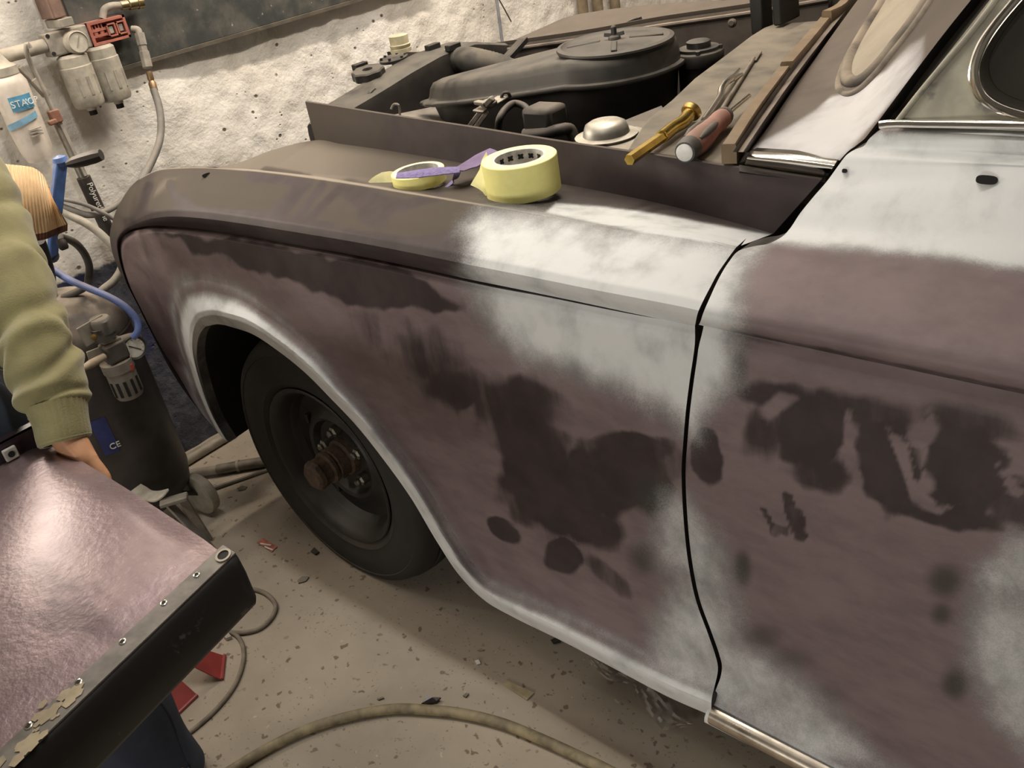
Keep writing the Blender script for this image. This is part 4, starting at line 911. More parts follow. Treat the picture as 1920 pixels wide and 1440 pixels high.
MB().tube([gp(.98), gp(1.0)+(P3((1404, 180), PZ+.02)-gp(1.0))], .0042, 12).build('shaft', M_shiny, sd)
sp2 = thing('lever_tool', 'bright steel lever with forked end leaning beside the screwdriver', 'tool', tuple(P3((1345, 190), PZ)))
MB().tube([P3((1320, 226), PZ+.006), P3((1338, 200), PZ+.008), P3((1351, 178), PZ+.010), P3((1354, 165), PZ+.014), P3((1361, 155), PZ+.017), P3((1374, 146), PZ+.012)], [.0055, .0055, .0055, .006, .006, .007], 12, n=40).build('bar', M_shiny, sp2)
for a, b_ in (((1370, 149), (1386, 130)), ((1372, 150), (1391, 139))): MB().tube([P3(a, PZ+.012), P3(b_, PZ+.009)], [.006, .003], 10, n=6).build('fork_tine', M_shiny, sp2)
sc2 = thing('chisel_blade', 'thin dark flat bladed steel rod at the back of the tools', 'tool', tuple(P3((1390, 150), PZ)))
M_dsteel = mat('dark_dusty_steel', (.16, .145, .12), .5, .7, dust=.5)
MB().tube([P3((1352, 208), PZ+.005), P3((1414, 110), PZ+.004)], .0038, 10).build('rod', M_dsteel, sc2); MB().bar(P3((1412, 114), PZ+.004), P3((1423, 97), PZ+.004), .013, .003).build('blade', M_dsteel, sc2, bevel=.001)

# ------------------------------------------------------------------ things on the front wall
M_dusty = mat('dusty_grey_metal', (.33, .30, .255), .7, dust=.6, nscale=40); M_dusty2 = mat('dusty_beige_plastic', (.42, .385, .32), .7, dust=.5, nscale=35); M_redp = mat('faded_red_plastic', (.42, .14, .10), .6, dust=.4); M_brwn = mat('red_brown_board', (.23, .145, .115), .8, dust=.2)
WX = -2.47
def W(px, x=-2.42): return atx(np.array(px, float), x)
mbd = NT('chalkboard'); _c = mbd.mix(mbd.ramp(mbd.noise(7, 6, .65), .4, .72), (.040, .045, .043), (.13, .12, .105)); _c = mbd.mix(mbd.ramp(mbd.noise(45, 4), .66, .74), _c, (.35, .33, .29)); mbd.out(_c, .55)
bo = thing('chalkboard', 'dark scuffed board fixed to the rough white wall', 'board', (WX, 1.6, 1.14))
MB().box((-2.481, 1.078, 1.125), (-2.470, 2.35, 1.95)).build('panel', mbd.m, bo, bevel=.002, smooth=False)
MB().box((-2.481, 1.078, 1.115), (-2.466, 2.35, 1.125)).build('bottom_edge', mat('dusty_board_edge', (.10, .085, .065), .7, dust=.7), bo)
bb = thing('brown_box', 'red brown wooden block on the wall above the air regulator', 'box', (WX, 1.0, 1.25))
p0 = W((76, 2)); p1 = W((127, 36))
MB().box((-2.480, p0[1]+.01, W((100, 36))[2]), (-2.405, p1[1]-.005, 1.40)).build('block', M_brwn, bb, bevel=.003)
MB().box((-2.480, p0[1]+.015, W((100, 36))[2]-.022), (-2.400, p1[1]+.004, W((100, 36))[2]-.002)).build('metal_edge', M_dusty, bb, bevel=.002)
# air regulator with two bowls
rg = thing('air_regulator', 'dusty grey and red compressed air regulator with two filter bowls', 'regulator', (WX, 1.08, 1.1))
a = W((82, 62)); b2 = W((88, 110)); c3 = W((249, 78)); yl = a[1]; yr_ = c3[1]; zt_ = W((160, 45))[2]; zb_ = W((160, 92))[2]
MB().box((-2.464, yl, zb_), (-2.42, yl+.51*(yr_-yl), zt_)).build('grey_body', M_dusty, rg, bevel=.004)
ym = yl+.51*(yr_-yl)
rb = MB().box((-2.464, ym, zb_), (-2.435, yr_, zt_)); H_ = zt_-zb_; Wd = yr_-ym
rb.box((-2.44, ym, zt_-.006), (-2.418, yr_, zt_)).box((-2.44, ym, zb_), (-2.418, yr_, zb_+.006)).box((-2.44, yr_-.006, zb_), (-2.418, yr_, zt_)).box((-2.44, ym, zb_), (-2.416, ym+.008, zt_))
for f in (.38, .62): rb.box((-2.44, ym, zb_+H_*f-.003), (-2.420, ym+Wd*.45, zb_+H_*f+.003))
for f in (.12, .2, .28, .36): rb.box((-2.44, ym+Wd*f, zt_-.03), (-2.422, ym+Wd*f+.003, zt_))
for f in (.46, .72):
    rb.box((-2.44, ym+Wd*f, zb_+.012), (-2.416, ym+Wd*f+.003, zt_-.012)).box((-2.44, ym+Wd*(f+.2), zb_+.012), (-2.416, ym+Wd*(f+.2)+.003, zt_-.012)).box((-2.44, ym+Wd*f, zt_-.015), (-2.416, ym+Wd*(f+.2), zt_-.012)).box((-2.44, ym+Wd*f, zb_+.012), (-2.416, ym+Wd*(f+.2), zb_+.015))
rb.lathe([(.012, 0), (.012, .016), (.005, .016), (.005, .004), (.001, .004)], (-2.437, ym+Wd*.25, zb_+H_*.5), (1, 0, 0), 20, caps=False)
rb.build('red_frame', M_redp, rg, smooth=False)
for f in (.46, .72): MB().box((-2.44, ym+Wd*f+.005, zb_+.018), (-2.420, ym+Wd*(f+.2)-.003, zt_-.018)).build('inset_plate', M_dusty, rg, bevel=.002)
g0 = W((138, 79)); g0[0] = -2.42
gg = MB().lathe([(.027, 0), (.027, .026), (.024, .029), (.024, .027)], g0, (1, 0, 0), 36, caps=False).build('gauge', M_dusty2, rg)
MB().lathe([(.0242, .026), (.001, .026)], g0, (1, 0, 0), 36, caps=False).build('gauge_face', mat('dusty_gauge_face', (.55, .51, .43), .5), gg)
MB().bar(g0+[.0275, -.006, -.010], g0+[.0275, .007, .013], .002, .0008, (1, 0, 0)).build('needle', M_dusty, gg)
for px in ((89, 68), (101, 101)): q = W(px); MB().lathe([(.005, 0), (.005, .002)], [-2.4205, q[1], q[2]], (1, 0, 0), 14).build('screw_hole', M_dark, rg)
for top_, bot_, r in (((140, 108), (166, 200), .040), ((192, 92), (215, 188), .040)):
    T_ = W(top_, -2.43); B2 = W(bot_, -2.43); yc = (T_[1]+B2[1])/2; z0, z1 = B2[2], T_[2]
    bw_ = MB().lathe([(.030, z1-z0+.01), (.037, z1-z0+.004), (.037, z1-z0-.018), (.0395, z1-z0-.020), (.0395, .03), (.038, .006), (.034, .0), (.012, 0), (.012, -.008), (.011, -.010), (.010, -.010)], (-2.43, yc, z0), (0, 0, 1), 36).build('filter_bowl', M_dusty2, rg)
    MB().lathe([(.010, -.022), (.010, -.006)], (-2.43, yc, z0), (0, 0, 1), 12).build('drain_valve', M_dark, bw_)
    sl = MB()
    for a in (-.55, .05, .65): cx, cy = -2.43+.0378*math.cos(a), yc+.0378*math.sin(a); sl.box((cx-.003, cy-.004, z0+.030), (cx+.003, cy+.004, z0+.075))
    sl.build('sight_slot', M_dusty, bw_)
MB().tube([W((192, 35), -2.44), W((196, 18), -2.44), W((206, 12), -2.44), W((230, 10), -2.44)], .009, 12, n=20).build('elbow', M_dusty, rg)
bc = MB(); A_ = W((226, 11), -2.44); B_ = W((268, 3), -2.44); d_ = B_-A_
bc.lathe([(.011, 0), (.011, .02), (.014, .022), (.014, .045), (.016, .046), (.016, .06), (.012, .062)], A_, d_, 18); bc.build('brass_coupling', mat('brass_coupling', (.50, .40, .22), .35, 1., dust=.5), rg)
ft = [W((247, 55), -2.44), W((258, 56), -2.43), W((262, 66), -2.425)]
MB().tube(ft, .009, 12, n=14).build('elbow', M_dusty, rg)
A_ = W((261, 62), -2.425); B_ = W((279, 134), -2.41)
MB().lathe([(.013, 0), (.013, .030), (.011, .032), (.011, .045), (.0135, .046), (.0135, .085), (.011, .088)], A_, B_-A_, 8).build('quick_coupler', M_dusty, rg, smooth=False)
MB().lathe([(.008, 0), (.009, .02), (.007, .024), (.010, .03), (.010, .05)], B_, W((290, 172), -2.40)-B_, 10).build('hose_barb', mat('copper_barb', (.42, .28, .16), .4, .8, dust=.4), rg)
M_ghose = mat('grey_air_hose', (.20, .19, .175), .6, dust=.35); M_lhose = mat('pale_grey_hose', (.42, .39, .33), .65, dust=.4)
def hose(name, label, pts, r, m, n=60, seg=12, part=None, group=None):
    o = MB().tube(pts, r, seg, n=n).build(name, m); tag(o, label, 'hose', group); return o
hose('air_hose', 'grey air hose hanging in a curve from the wall regulator', [W((288, 168), -2.40), W((297, 195), -2.38), W((302, 230), -2.36), W((299, 265), -2.34), W((286, 300), -2.32), W((266, 340), -2.30), W((250, 390), -2.32), W((225, 470), -2.40)], .0095, M_ghose)
# pipe along the wall
pp = thing('steel_pipe', 'dusty horizontal pipe leading into the wall regulator', 'pipe', (WX, .8, 1.2))
A_ = W((0, 107), -2.44); B_ = W((84, 86), -2.44); d_ = B_-A_; ps = A_-d_*6; ps[0] = B_[0] = -2.44; zz_ = (A_[2]+B_[2])/2; ps[2] = B_[2] = zz_; ps[1] = .2
MB().tube([ps, B_], .0165, 16).build('tube', M_dusty2, pp)
for f in (.2, .75): MB().box((-2.480, f-.012+.1, zz_-.022), (-2.425, f+.012+.1, zz_+.022)).build('clip', M_dusty, pp)
# foam gun with a black cartridge
fg = thing('foam_gun', 'rusty sealant gun with black lettered tube hung on the wall pipe', 'tool', (WX, 1.0, .9))
MB().tube([W((56, 90), -2.40), W((51, 82), -2.40), W((49, 92), -2.405), W((57, 118), -2.42), W((80, 165), -2.42), W((101, 212), -2.42)], .006, 10, n=40).build('hook_rod', M_dusty, fg)
MB().bar(W((36, 125), -2.43), W((62, 152), -2.43), .018, .012).bar(W((60, 148), -2.43), W((88, 180), -2.43), .026, .016).build('lever_arm', M_dusty, fg, bevel=.002)
MB().bar(W((98, 206), -2.42), W((108, 230), -2.42), .020, .026).bar(W((91, 232), -2.41), W((106, 226), -2.41), .012, .012).build('trigger', mat('rusty_trigger', (.28, .13, .085), .8, dust=.4, nscale=60), fg, bevel=.003)
MB().bar(W((104, 228), -2.43), W((152, 332), -2.43), .016, .010).bar(W((112, 228), -2.42), W((160, 330), -2.42), .008, .008).build('cradle', M_dusty, fg, bevel=.001)
TA, TB = W((158, 336), -2.43), W((216, 462), -2.43); M_tubeb = mat('black_lettered_tube', (.035, .028, .024), .5, dust=.2)
tb = MB().tube([TA+(TB-TA)*-.03, TA, TB], .0175, 20).build('cartridge', M_tubeb, fg)
MB().tube([W((146, 308), -2.43), TA], .011, 14).build('nozzle', M_dsteel, fg)
M_white = mat('white_print', (.80, .78, .72), .6)
dx = (TB-TA)/np.linalg.norm(TB-TA); nrm = CAM-TA; nrm -= dx*(nrm@dx); nrm /= np.linalg.norm(nrm); upd = np.cross(nrm, dx)
text('Polyurethane', .0200, TA+dx*.008+nrm*.0186+upd*.001, dx, upd, M_white, fg)
text('construction adhesive', .0062, TA+dx*.012+nrm*.0186-upd*.009, dx, upd, M_white, fg) if False else None
# white sealant bottle with blue label
bt = thing('sealant_cartridge', 'white sealant bottle with blue label hanging beside the pipe', 'bottle', (WX, .85, 1.0))
Tt = W((12, 140), -2.42); Bt = W((74, 303), -2.42); yc = (Tt[1]+Bt[1])/2; z0, z1 = Bt[2], Tt[2]; M_wb = mat('grubby_white_plastic', (.70, .63, .55), .5, dust=.3, nscale=20, var=.2)
def squash(r, h, a): return 1-.10*math.cos(a)**2*(1-h/(z1-z0))+.03*math.sin(5*a+h*40)*(1-h/(z1-z0))
MB().lathe([(.006, 0), (.030, .004), (.038, .03), (.041, .08), (.042, .16), (.042, z1-z0-.02), (.036, z1-z0-.006), (.030, z1-z0)], (-2.42, yc, z0), (0, 0, 1), 40, wob=squash).build('bottle', M_wb, bt)
MB().lathe([(.030, 0), (.034, .004), (.034, .022), (.022, .030), (.012, .05), (.010, .07)], (-2.42, yc, z1-.004), (0, 0, 1), 28).build('cap', M_dusty2, bt)
dirc = np.array([CAM[0]+2.42, CAM[1]-yc]); ac0 = math.atan2(dirc[1], dirc[0])
def lab(a0, a1, h0, h1, m, name, r=.0435, slope=0.0):
    an = np.linspace(a0, a1, 20); G = np.array([[(-2.42+r*math.cos(ac0+a), yc+r*math.sin(ac0+a), z0+h+slope*a) for h in np.linspace(h0, h1, 4)] for a in an]); return MB().grid(G).build(name, m, bt, recalc=False)
M_lblue = mat('label_blue', (.10, .32, .50), .5); H0 = z1-z0
lab(-.35, .95, H0*.62, H0*.78, M_lblue, 'label'); lab(-1.1, .85, H0*.47, H0*.54, mat('label_pale_blue', (.22, .42, .58), .5), 'label_wave', .0436, .010)
lx = np.array([-math.sin(ac0), math.cos(ac0), 0]); nr_ = np.array([math.cos(ac0), math.sin(ac0), 0])
text("STA", .022, np.array([-2.42, yc, z0+H0*.665])+nr_*.0448-lx*.014, lx, (0, 0, 1), M_white, bt); text("'OP", .020, np.array([-2.42, yc, z0+H0*.665])+nr_*.0438+lx*.021, lx+nr_*-.5, (0, 0, 1), M_white, bt)
for k in range(3):
    b = MB(); q = np.array([-2.42, yc, z0+H0*(.40-.035*k)])+nr_*.0437; b.box(q+lx*0-[.0003, 0, .0015], q+lx*.03+[.0003, .0, .0015]); b.build('small_print', M_dusty, bt, smooth=False)
# wires and stains further along
hose('wire', 'blue grey cable running down the white wall behind the engine', [(-2.462, W((919, 0))[1]*1.03, 1.3), (-2.462, W((919, 0))[1]*1.03, .9), (-2.462, W((921, 80))[1]*1.03, .5)], .006, mat('blue_grey_cable', (.26, .27, .30), .6, dust=.3), n=8)['category'] = 'cable'
hose('wire', 'thin dark wire on the wall left of the blue grey cable', [(-2.468, 2.55, 1.4), (-2.468, 2.60, 1.1), (-2.468, 2.70, .9)], .0025, M_dsteel, n=10)['category'] = 'cable'
for k, y in enumerate((3.12, 3.22, 3.34)):
    hose('wall_pipe', ('first', 'second', 'third')[k]+' brown pipe from the left on the wall behind the far fender', [(-2.45, y, 0.3), (-2.45, y, 2.2)], .022, mat('brown_pipe', (.22, .17, .11), .7, dust=.3) if k == 0 else bpy.data.materials['brown_pipe'], n=4)['category'] = 'pipe'

# ------------------------------------------------------------------ air tank with its regulator
M_tank = mat('dusty_black_tank', (.050, .044, .040), .5, dust=.95, nscale=8, var=.5)
TX, TY, TR = -2.245, .672, .160
tk = thing('air_tank', 'dusty black upright air tank with gauge and regulator beside the fender', 'tank', (TX, TY, 0))
MB().lathe([(.08, .10), (.13, .105), (.152, .13), (TR, .17), (TR, .60), (.158, .625), (.148, .655), (.125, .682), (.09, .70), (.04, .709), (.001, .711)], (TX, TY, 0), (0, 0, 1), 72, caps=False).lathe([(TR+.003, .598), (TR+.004, .602), (TR+.003, .606)], (TX, TY, 0), (0, 0, 1), 72, caps=False).build('vessel', M_tank, tk)
va = math.atan2(-TY, -TX)
def tw(a, r, z): return np.array([TX+r*math.cos(va+a), TY+r*math.sin(va+a), z])
M_wheel = mat('beige_rubber_wheel', (.30, .27, .21), .7, dust=.5)
for a, nm in ((.62, 0), (-.9, 1)):
    c = tw(a, .175, .062) if nm else atz(np.array((376., 925.)), .064); w = MB().lathe([(.030, -.018), (.052, -.018), (.061, -.012), (.062, 0), (.061, .012), (.052, .018), (.030, .018)], c, (math.cos(va+a+1.4), math.sin(va+a+1.4), 0), 32).build('wheel', M_wheel, tk)
    MB().bar(c+[0, 0, .0], tw(a, .12, .14), .03, .008).build('wheel_bracket', M_dark, tk)
MB().bar(tw(2.7, .13, .0), tw(2.7, .12, .14), .04, .03).build('foot', M_dark, tk)
MB().lathe([(.03, 0), (.03, .012), (.018, .016), (.012, .03)], (TX, TY, .705), (0, 0, 1), 20).build('top_boss', M_dsteel, tk)
# flaking black paint on the dome
fl = MB()
for k in range(46):
    q = np.array((random.gauss(165, 9), random.gauss(598, 11))); p = aty(q, .60); z_ = .595+.075*random.random(); p = tw(random.gauss(-.10, .07), float(np.interp(z_, [.59, .60, .625, .655, .682], [TR, TR, .158, .148, .125]))+.005, z_)
    s = .007+.010*random.random(); a = random.random()*6; fl.add([p+[s*math.cos(a+t)*.6, s*math.sin(a+t)*.6, s*math.sin(t*1.3+a)*.7] for t in (0, 2, 4.1)], [(0, 1, 2)])
fl.build('flaking_paint', M_black, tk, smooth=False, recalc=False)
# sticker
an = np.linspace(-.16, .07, 8); za, zb2 = .44, .34
MB().grid(np.array([[tw(a, TR+.0012, z) for z in (zb2, .40, za)] for a in an])).build('sticker', mat('dark_blue_sticker', (.030, .040, .16), .5, dust=.2), tk, recalc=False)
lxd = tw(.03, 1, 0)-tw(-.03, 1, 0)
text('CE', .022, tw(-.05, TR+.004, .352), lxd, (0, 0, 1), M_white, tk, ext=.0012)
# regulator assembly, placed against the visible side of the tank
def TP(px, x=-2.04): return atx(np.array(px, float), x)
M_rgm = mat('dusty_regulator_body', (.22, .20, .17), .6, dust=.8)
M_rgd = mat('dark_regulator_plastic', (.075, .068, .06), .6, dust=.7)
rgl = MB().tube([TP((188, 612)), TP((198, 634))], .026, 12).build('regulator', M_rgd, tk)
MB().lathe([(.027, 0), (.027, .03), (.022, .036), (.001, .037)], TP((196, 622)), (0, 0, 1), 16, wob=lambda r, h, a: 1+.04*math.cos(14*a)).build('adjusting_knob', M_rgd, rgl)
bk = MB().bar(TP((152, 634)), TP((200, 606)), .004, .05, (0, 0, 1)).bar(TP((164, 668)), TP((206, 652)), .005, .022).bar(TP((188, 642)), TP((222, 632)), .03, .008).bar(TP((206, 670)), TP((232, 664)), .02, .010); bk.build('mounting_bracket', M_rgm, rgl, bevel=.002)
MB().lathe([(.007, 0), (.006, .005), (.001, .006)], TP((176, 632), -2.015), CAM-TP((176, 632)), 12).build('brass_screw', M_brassd, rgl)
MB().box(TP((214, 656))-[.022, .026, .026], TP((214, 656))+[.018, .026, .022]).build('valve_block', M_rgd, rgl, bevel=.006)
MB().tube([TP((196, 668), -2.02), TP((168, 684), -2.01), TP((150, 694), -2.0)], [.008, .010, .006], 10, n=16).build('outlet_tail', mat('tan_fitting', (.34, .27, .19), .6, dust=.5), rgl)
MB().tube([TP((226, 638)), TP((246, 632)), TP((262, 632))], .010, 10, n=10).build('inlet_tail', M_rgm, rgl)
bT, bB = TP((214, 680), -2.05), TP((244, 744), -2.05); yb = (bT[1]+bB[1])/2+.004
bw_ = MB().lathe([(.020, 0), (.030, .004), (.034, .015), (.034, bT[2]-bB[2]-.022), (.037, bT[2]-bB[2]-.020), (.037, bT[2]-bB[2]+.004)], (-2.05, yb, bB[2]), (0, 0, 1), 36).build('bowl_guard', M_rgm, tk)
sl = MB()
for a in (-1.1, -.6, -.1, .4, .9):
    ca = va+a; cx, cy = -2.05+.0338*math.cos(ca), yb+.0338*math.sin(ca); rot = [[math.cos(ca), -math.sin(ca), 0], [math.sin(ca), math.cos(ca), 0], [0, 0, 1]]
    sl.box((cx-.0015, cy-.0035, bB[2]+.016), (cx+.0015, cy+.0035, bB[2]+.055), rot=rot)
sl.build('guard_slot', M_dark, bw_, smooth=False)
p = TP((244, 690), -2.02); MB().box(p-[.006, .008, .008], p+[.004, .008, .010]).build('red_lock', mat('red_plastic', (.45, .06, .045), .5), bw_, bevel=.002)
gc = TP((252, 652), -2.03); gd = CAM-gc; gd[2] = 0; gd /= np.linalg.norm(gd); gd = gd+[.15, .25, .1]; gd /= np.linalg.norm(gd)
ga = MB().lathe([(.010, -.03), (.028, -.022), (.0295, .0), (.0275, .005), (.0235, .001)], gc, gd, 36).build('pressure_gauge', M_black, tk)
MB().lathe([(.0232, .0016), (.001, .0016)], gc, gd, 36, caps=False).build('dial', mat('white_dial', (.78, .76, .70), .35), ga)
gx = np.cross([0, 0, 1.], gd); gx /= np.linalg.norm(gx); gy = np.cross(gd, gx)
MB().bar(gc+gd*.0028-gx*.011+gy*.010, gc+gd*.0028+gx*.012-gy*.010, .0022, .0008, gd).build('dial_needle', M_print, ga)
tkm = MB()
for k in range(11):
    a = math.radians(-135+27*k); q = gc+gd*.0022+(gx*math.sin(a)+gy*math.cos(a))*.0185; tkm.bar(q, q+(gx*math.sin(a)+gy*math.cos(a))*.003, .0008, .0004, gd)
tkm.build('dial_marks', M_print, ga, smooth=False)
M_bhose = mat('blue_hose', (.13, .20, .50), .4, dust=.55)
hose('blue_air_hose', 'blue air hose curving down to the tank regulator', [TP((60, 470), -2.2), TP((90, 498), -2.15), TP((125, 522), -2.12), TP((165, 540), -2.08), TP((205, 557), -2.05), TP((238, 578), -2.03), TP((258, 604), -2.02), TP((258, 622), -2.02), TP((250, 632), -2.03)], .0082, M_bhose)
hose('pale_hose', 'pale hose crossing behind the fender nose', [TP((95, 380), -2.40), TP((130, 403), -2.38), TP((160, 418), -2.36), TP((190, 440), -2.34), TP((215, 468), -2.33), TP((228, 500), -2.33), TP((215, 525), -2.34), TP((190, 546), -2.36), TP((170, 580), -2.40)], .0105, M_lhose)
hose('grey_hose', 'thick grey hose sagging across the wall under the lettered tube', [TP((95, 378), -2.40), TP((130, 392), -2.38), TP((165, 403), -2.37), TP((195, 397), -2.37), TP((225, 380), -2.37), TP((260, 345), -2.38)], .0085, M_ghose)
hose('black_cable', 'dark double cable above the sagging grey hose', [TP((95, 370), -2.39), TP((130, 376), -2.37), TP((165, 386), -2.36), TP((195, 400), -2.35), TP((225, 418), -2.35)], .0055, M_ghose)

# ------------------------------------------------------------------ crank, ribbed filter pad
M_bpaint = mat('blue_enamel', (.075, .16, .40), .3, nscale=12, var=.5, dust=.4)
cs = thing('crank_stand', 'blue crank with black grip above the air tank', 'crank', (-2.40, .80, .8))
def CP(px, x=-2.10): return atx(np.array(px, float), x)
kn, kb = CP((114, 303)), CP((104, 400)); kb2 = CP((98, 480), -2.16)
MB().bar(kn, kb, .030, .012, (1, .4, 0)).bar(kb, kb2, .028, .012, (1, .4, 0)).build('crank_arm', M_bpaint, cs, bevel=.003)
MB().lathe([(.001, -.014), (.012, -.010), (.017, 0), (.014, .010), (.001, .015)], kn, (0, 0, 1), 20, caps=False).build('ball_end', M_bpaint, cs)
g0, g1 = CP((126, 308), -2.08), CP((190, 290), -2.02)
MB().tube([g0, g0+(g1-g0)*.1, g0+(g1-g0)*.5, g0+(g1-g0)*.97, g1], [.007, .0125, .0145, .0145, .012], 10, n=24).build('grip', mat('black_grip', (.018, .018, .018), .4, dust=.35), cs, angle=20)
MB().tube([kb2, (kb2[0]-.10, kb2[1], kb2[2]-.01), (-2.40, kb2[1], kb2[2]), (-2.462, kb2[1], kb2[2])], .016, 14, n=30).build('post', mat('dark_post', (.03, .035, .05), .5, dust=.4), cs)
M_ribt = mat('tan_ribbed_rubber', (.90, .66, .40), .7, nscale=25, var=.15); M_ribb = mat('red_brown_core', (.17, .075, .045), .85, nscale=60, var=.4)
fp = thing('ribbed_pad', 'tan ribbed curved pad with red brown underside behind the olive sleeve', 'pad', tuple(CP((60, 400), -2.0)))
SEC = [((-70, 300), (-60, 470)), ((-20, 302), (0, 462)), ((15, 308), (38, 450)), ((45, 311), (62, 440)), ((66, 316), (85, 436)), ((82, 330), (100, 430)), ((90, 348), (113, 425)), ((98, 372), (127, 420))]
n = 210; q = cr([(*a, *b) for a, b in SEC], n); v = np.linspace(0, 1, 24)
S = q[:, None, :2]*(1-v)[None, :, None]+q[:, None, 2:]*v[None, :, None]
xo = -1.97-.06*np.interp(np.linspace(0, 1, n), [0, .45, .7, .85, 1], [.3, .0, .15, .55, .25])[:, None]+.03*np.sin(v*PI)[None]
rib = .0018*np.cos(np.arange(n)*PI*2/7)[:, None]
G0 = atx(S, xo+rib); G1 = atx(S, xo)+[-.035, 0, -.012]
bkt = MB().grid(G0).build('ribbed_face', M_ribt, fp, angle=60)
MB().grid(G1).grid(np.stack([G0[:, -1], (G0[:, -1]+G1[:, -1])/2+[0, 0, -.012], G1[:, -1]], 1)).grid(np.stack([G0[:, 0], G1[:, 0]], 1)).grid(np.stack([G0[-1], G1[-1]], 1)).build('backing', M_ribb, fp)
MB().lathe([(.006, 0), (.010, .006), (.010, .020), (.007, .024)], CP((112, 448), -2.0), (.2, 0, -1), 12).build('valve', M_black, fp)
MB().tube([CP((72, 450), -2.05), CP((82, 480), -2.08), CP((92, 530), -2.14), (TX+.02, TY-.02, .735)], .014, 12, n=24).build('support_stem', M_black, fp)
hose('dark_hose', 'dark hose looping from the ribbed pad down to the tank top', [CP((114, 444), -2.03), CP((135, 452), -2.04), CP((156, 472), -2.07), CP((167, 498), -2.10), CP((166, 520), -2.13), CP((160, 538), -2.17), (TX+.03, TY+.03, .705)], .0085, mat('dark_hose_rubber', (.055, .050, .042), .5, dust=.3))

# ------------------------------------------------------------------ pipes and stand on the floor by the wall
M_spipe = mat('dusty_steel_pipe', (.30, .275, .23), .5, .4, dust=.6)
def fpipe(label, a, b, z, r, parts=None, e=.2):
    A_, B_ = atz(np.array(a, float), z), atz(np.array(b, float), z); d = B_-A_; A_ = A_-d*e; B_ = B_+d*e
    o = MB().tube([A_, B_], r, 14).build('floor_pipe', M_spipe); return tag(o, label, 'pipe')
fpipe('steel tube on the floor nearest the wall', (328, 838), (400, 793), .020, .019)
fpipe('steel tube on the floor, middle of the three behind the tank', (345, 866), (424, 818), .0175, .0165)
jt = thing('jointed_pole', 'pole with dark joint lying on the floor between tank and wheel', 'pole', tuple(atz(np.array((420., 880.)), 0)))
a0, a1, a2, a3 = [atz(np.array(p, float), .017) for p in ((340, 890), (408, 881), (445, 874), (520, 862))]
MB().tube([a0, a1], .014, 14).build('tube', M_spipe, jt); MB().tube([a1, a2], .016, 14).tube([a2+(a3-a2)*.04, a3], .0165, 14).build('sleeve', M_dsteel, jt); MB().tube([a2, a2+(a3-a2)*.06], .0185, 14).build('ring', M_spipe, jt)
o = MB().tube([atz(np.array((395., 918.)), .006), atz(np.array((505., 880.)), .006)], .006, 8).build('thin_rod', M_dsteel); tag(o, 'thin dark rod lying on the floor beside the front wheel', 'rod')
sd2 = thing('folding_stand', 'grey flat bar stand legs under the panel edge by the tank wheel', 'stand', tuple(atz(np.array((390., 1020.)), 0)))
M_stand = mat('grey_flat_bar', (.30, .285, .26), .45, .5, dust=.5)
MB().bar(atz(np.array((312., 940.)), .20), atz(np.array((425., 1060.)), .004), .032, .006, (0, .3, 1)).build('leg', M_stand, sd2, bevel=.001)
MB().bar(atz(np.array((340., 932.)), .20), atz(np.array((390., 1010.)), .004), .028, .006, (0, .3, 1)).build('leg', M_stand, sd2, bevel=.001)
MB().bar(atz(np.array((300., 945.)), .205), atz(np.array((352., 930.)), .205), .03, .012).build('head', M_stand, sd2, bevel=.003)
wcpx = [(242, 923), (264, 907), (281, 918), (296, 920), (316, 917), (306, 929), (289, 939), (268, 937)]
n = 16; tp = cr([(242, 923), (268, 936), (289, 939), (306, 929), (316, 917)], n); bp = cr([(264, 907), (275, 913), (284, 919), (298, 920), (315, 916)], n); v = np.linspace(0, 1, 8)
S = tp[:, None]*(1-v)[None, :, None]+bp[:, None]*v[None, :, None]; zz2 = .235-.02*np.sin(np.linspace(0, PI, n))[:, None]+.0*v
G = atz(S, zz2); o = MB().grid(G).grid((G-[0, 0, .004])[:, ::-1]).grid(np.stack([G[:, 0], G[:, 0]-[0, 0, .004]], 1)).build('card_scrap', mat('off_white_card', (.62, .57, .48), .7)); tag(o, 'curled off white card scrap on the grey stand', 'scrap')

# ------------------------------------------------------------------ painted panel on a trestle
PZ0 = .79
M_panel = NT('wet_purple_panel'); _m = M_panel
_c = _m.mix(_m.ramp(_m.noise(6, 5), .35, .65), (.20, .14, .155), (.29, .215, .225)); _c = _m.mix(_m.math('MULTIPLY', _m.ramp(_m.noise(4, 5, .6, _m.mapv((1, 2.5, 1), (0, 0, .6))), .52, .72), .75), _c, (.075, .045, .058))
_m.bump(_m.noise(110, 3), .55, .002); _m.out(_c, _m.math('ADD', .33, _m.math('MULTIPLY', _m.noise(9, 3), .14)), Metallic=.55, Coat_Weight=.4, Coat_Roughness=.25)
pn = thing('sheet_metal_lid', 'wet purple painted sheet metal lid with thick black edge lying in the foreground', 'lid', (-1.12, -.10, PZ0-.08))
_e0 = atz(np.array((449., 1028.)), PZ0); _e1 = atz(np.array((100., 1362.)), PZ0); LK = (_e1[0]-_e0[0])/(_e1[1]-_e0[1])
def Q(px, z=PZ0):        # place on the lid before its slanted edge is applied
    p = atz(np.array(px, float), z); return p-[LK*(p[1]-_e0[1]), 0, 0]
cr_ = Q((402, 1037)); cl_ = Q((92, 828)); ce = Q((449, 1028)); xR = cr_[0]; xE = ce[0]; yF = .335; xL = -1.385
nX, nY = 60, 90; xs = np.linspace(xL, xR, nX); ys = np.linspace(-.62, yF, nY); Xg, Yg = np.meshgrid(xs, ys, indexing='ij')
crown = .006*np.sin((Xg-xL)/(xR-xL)*PI)*1.0
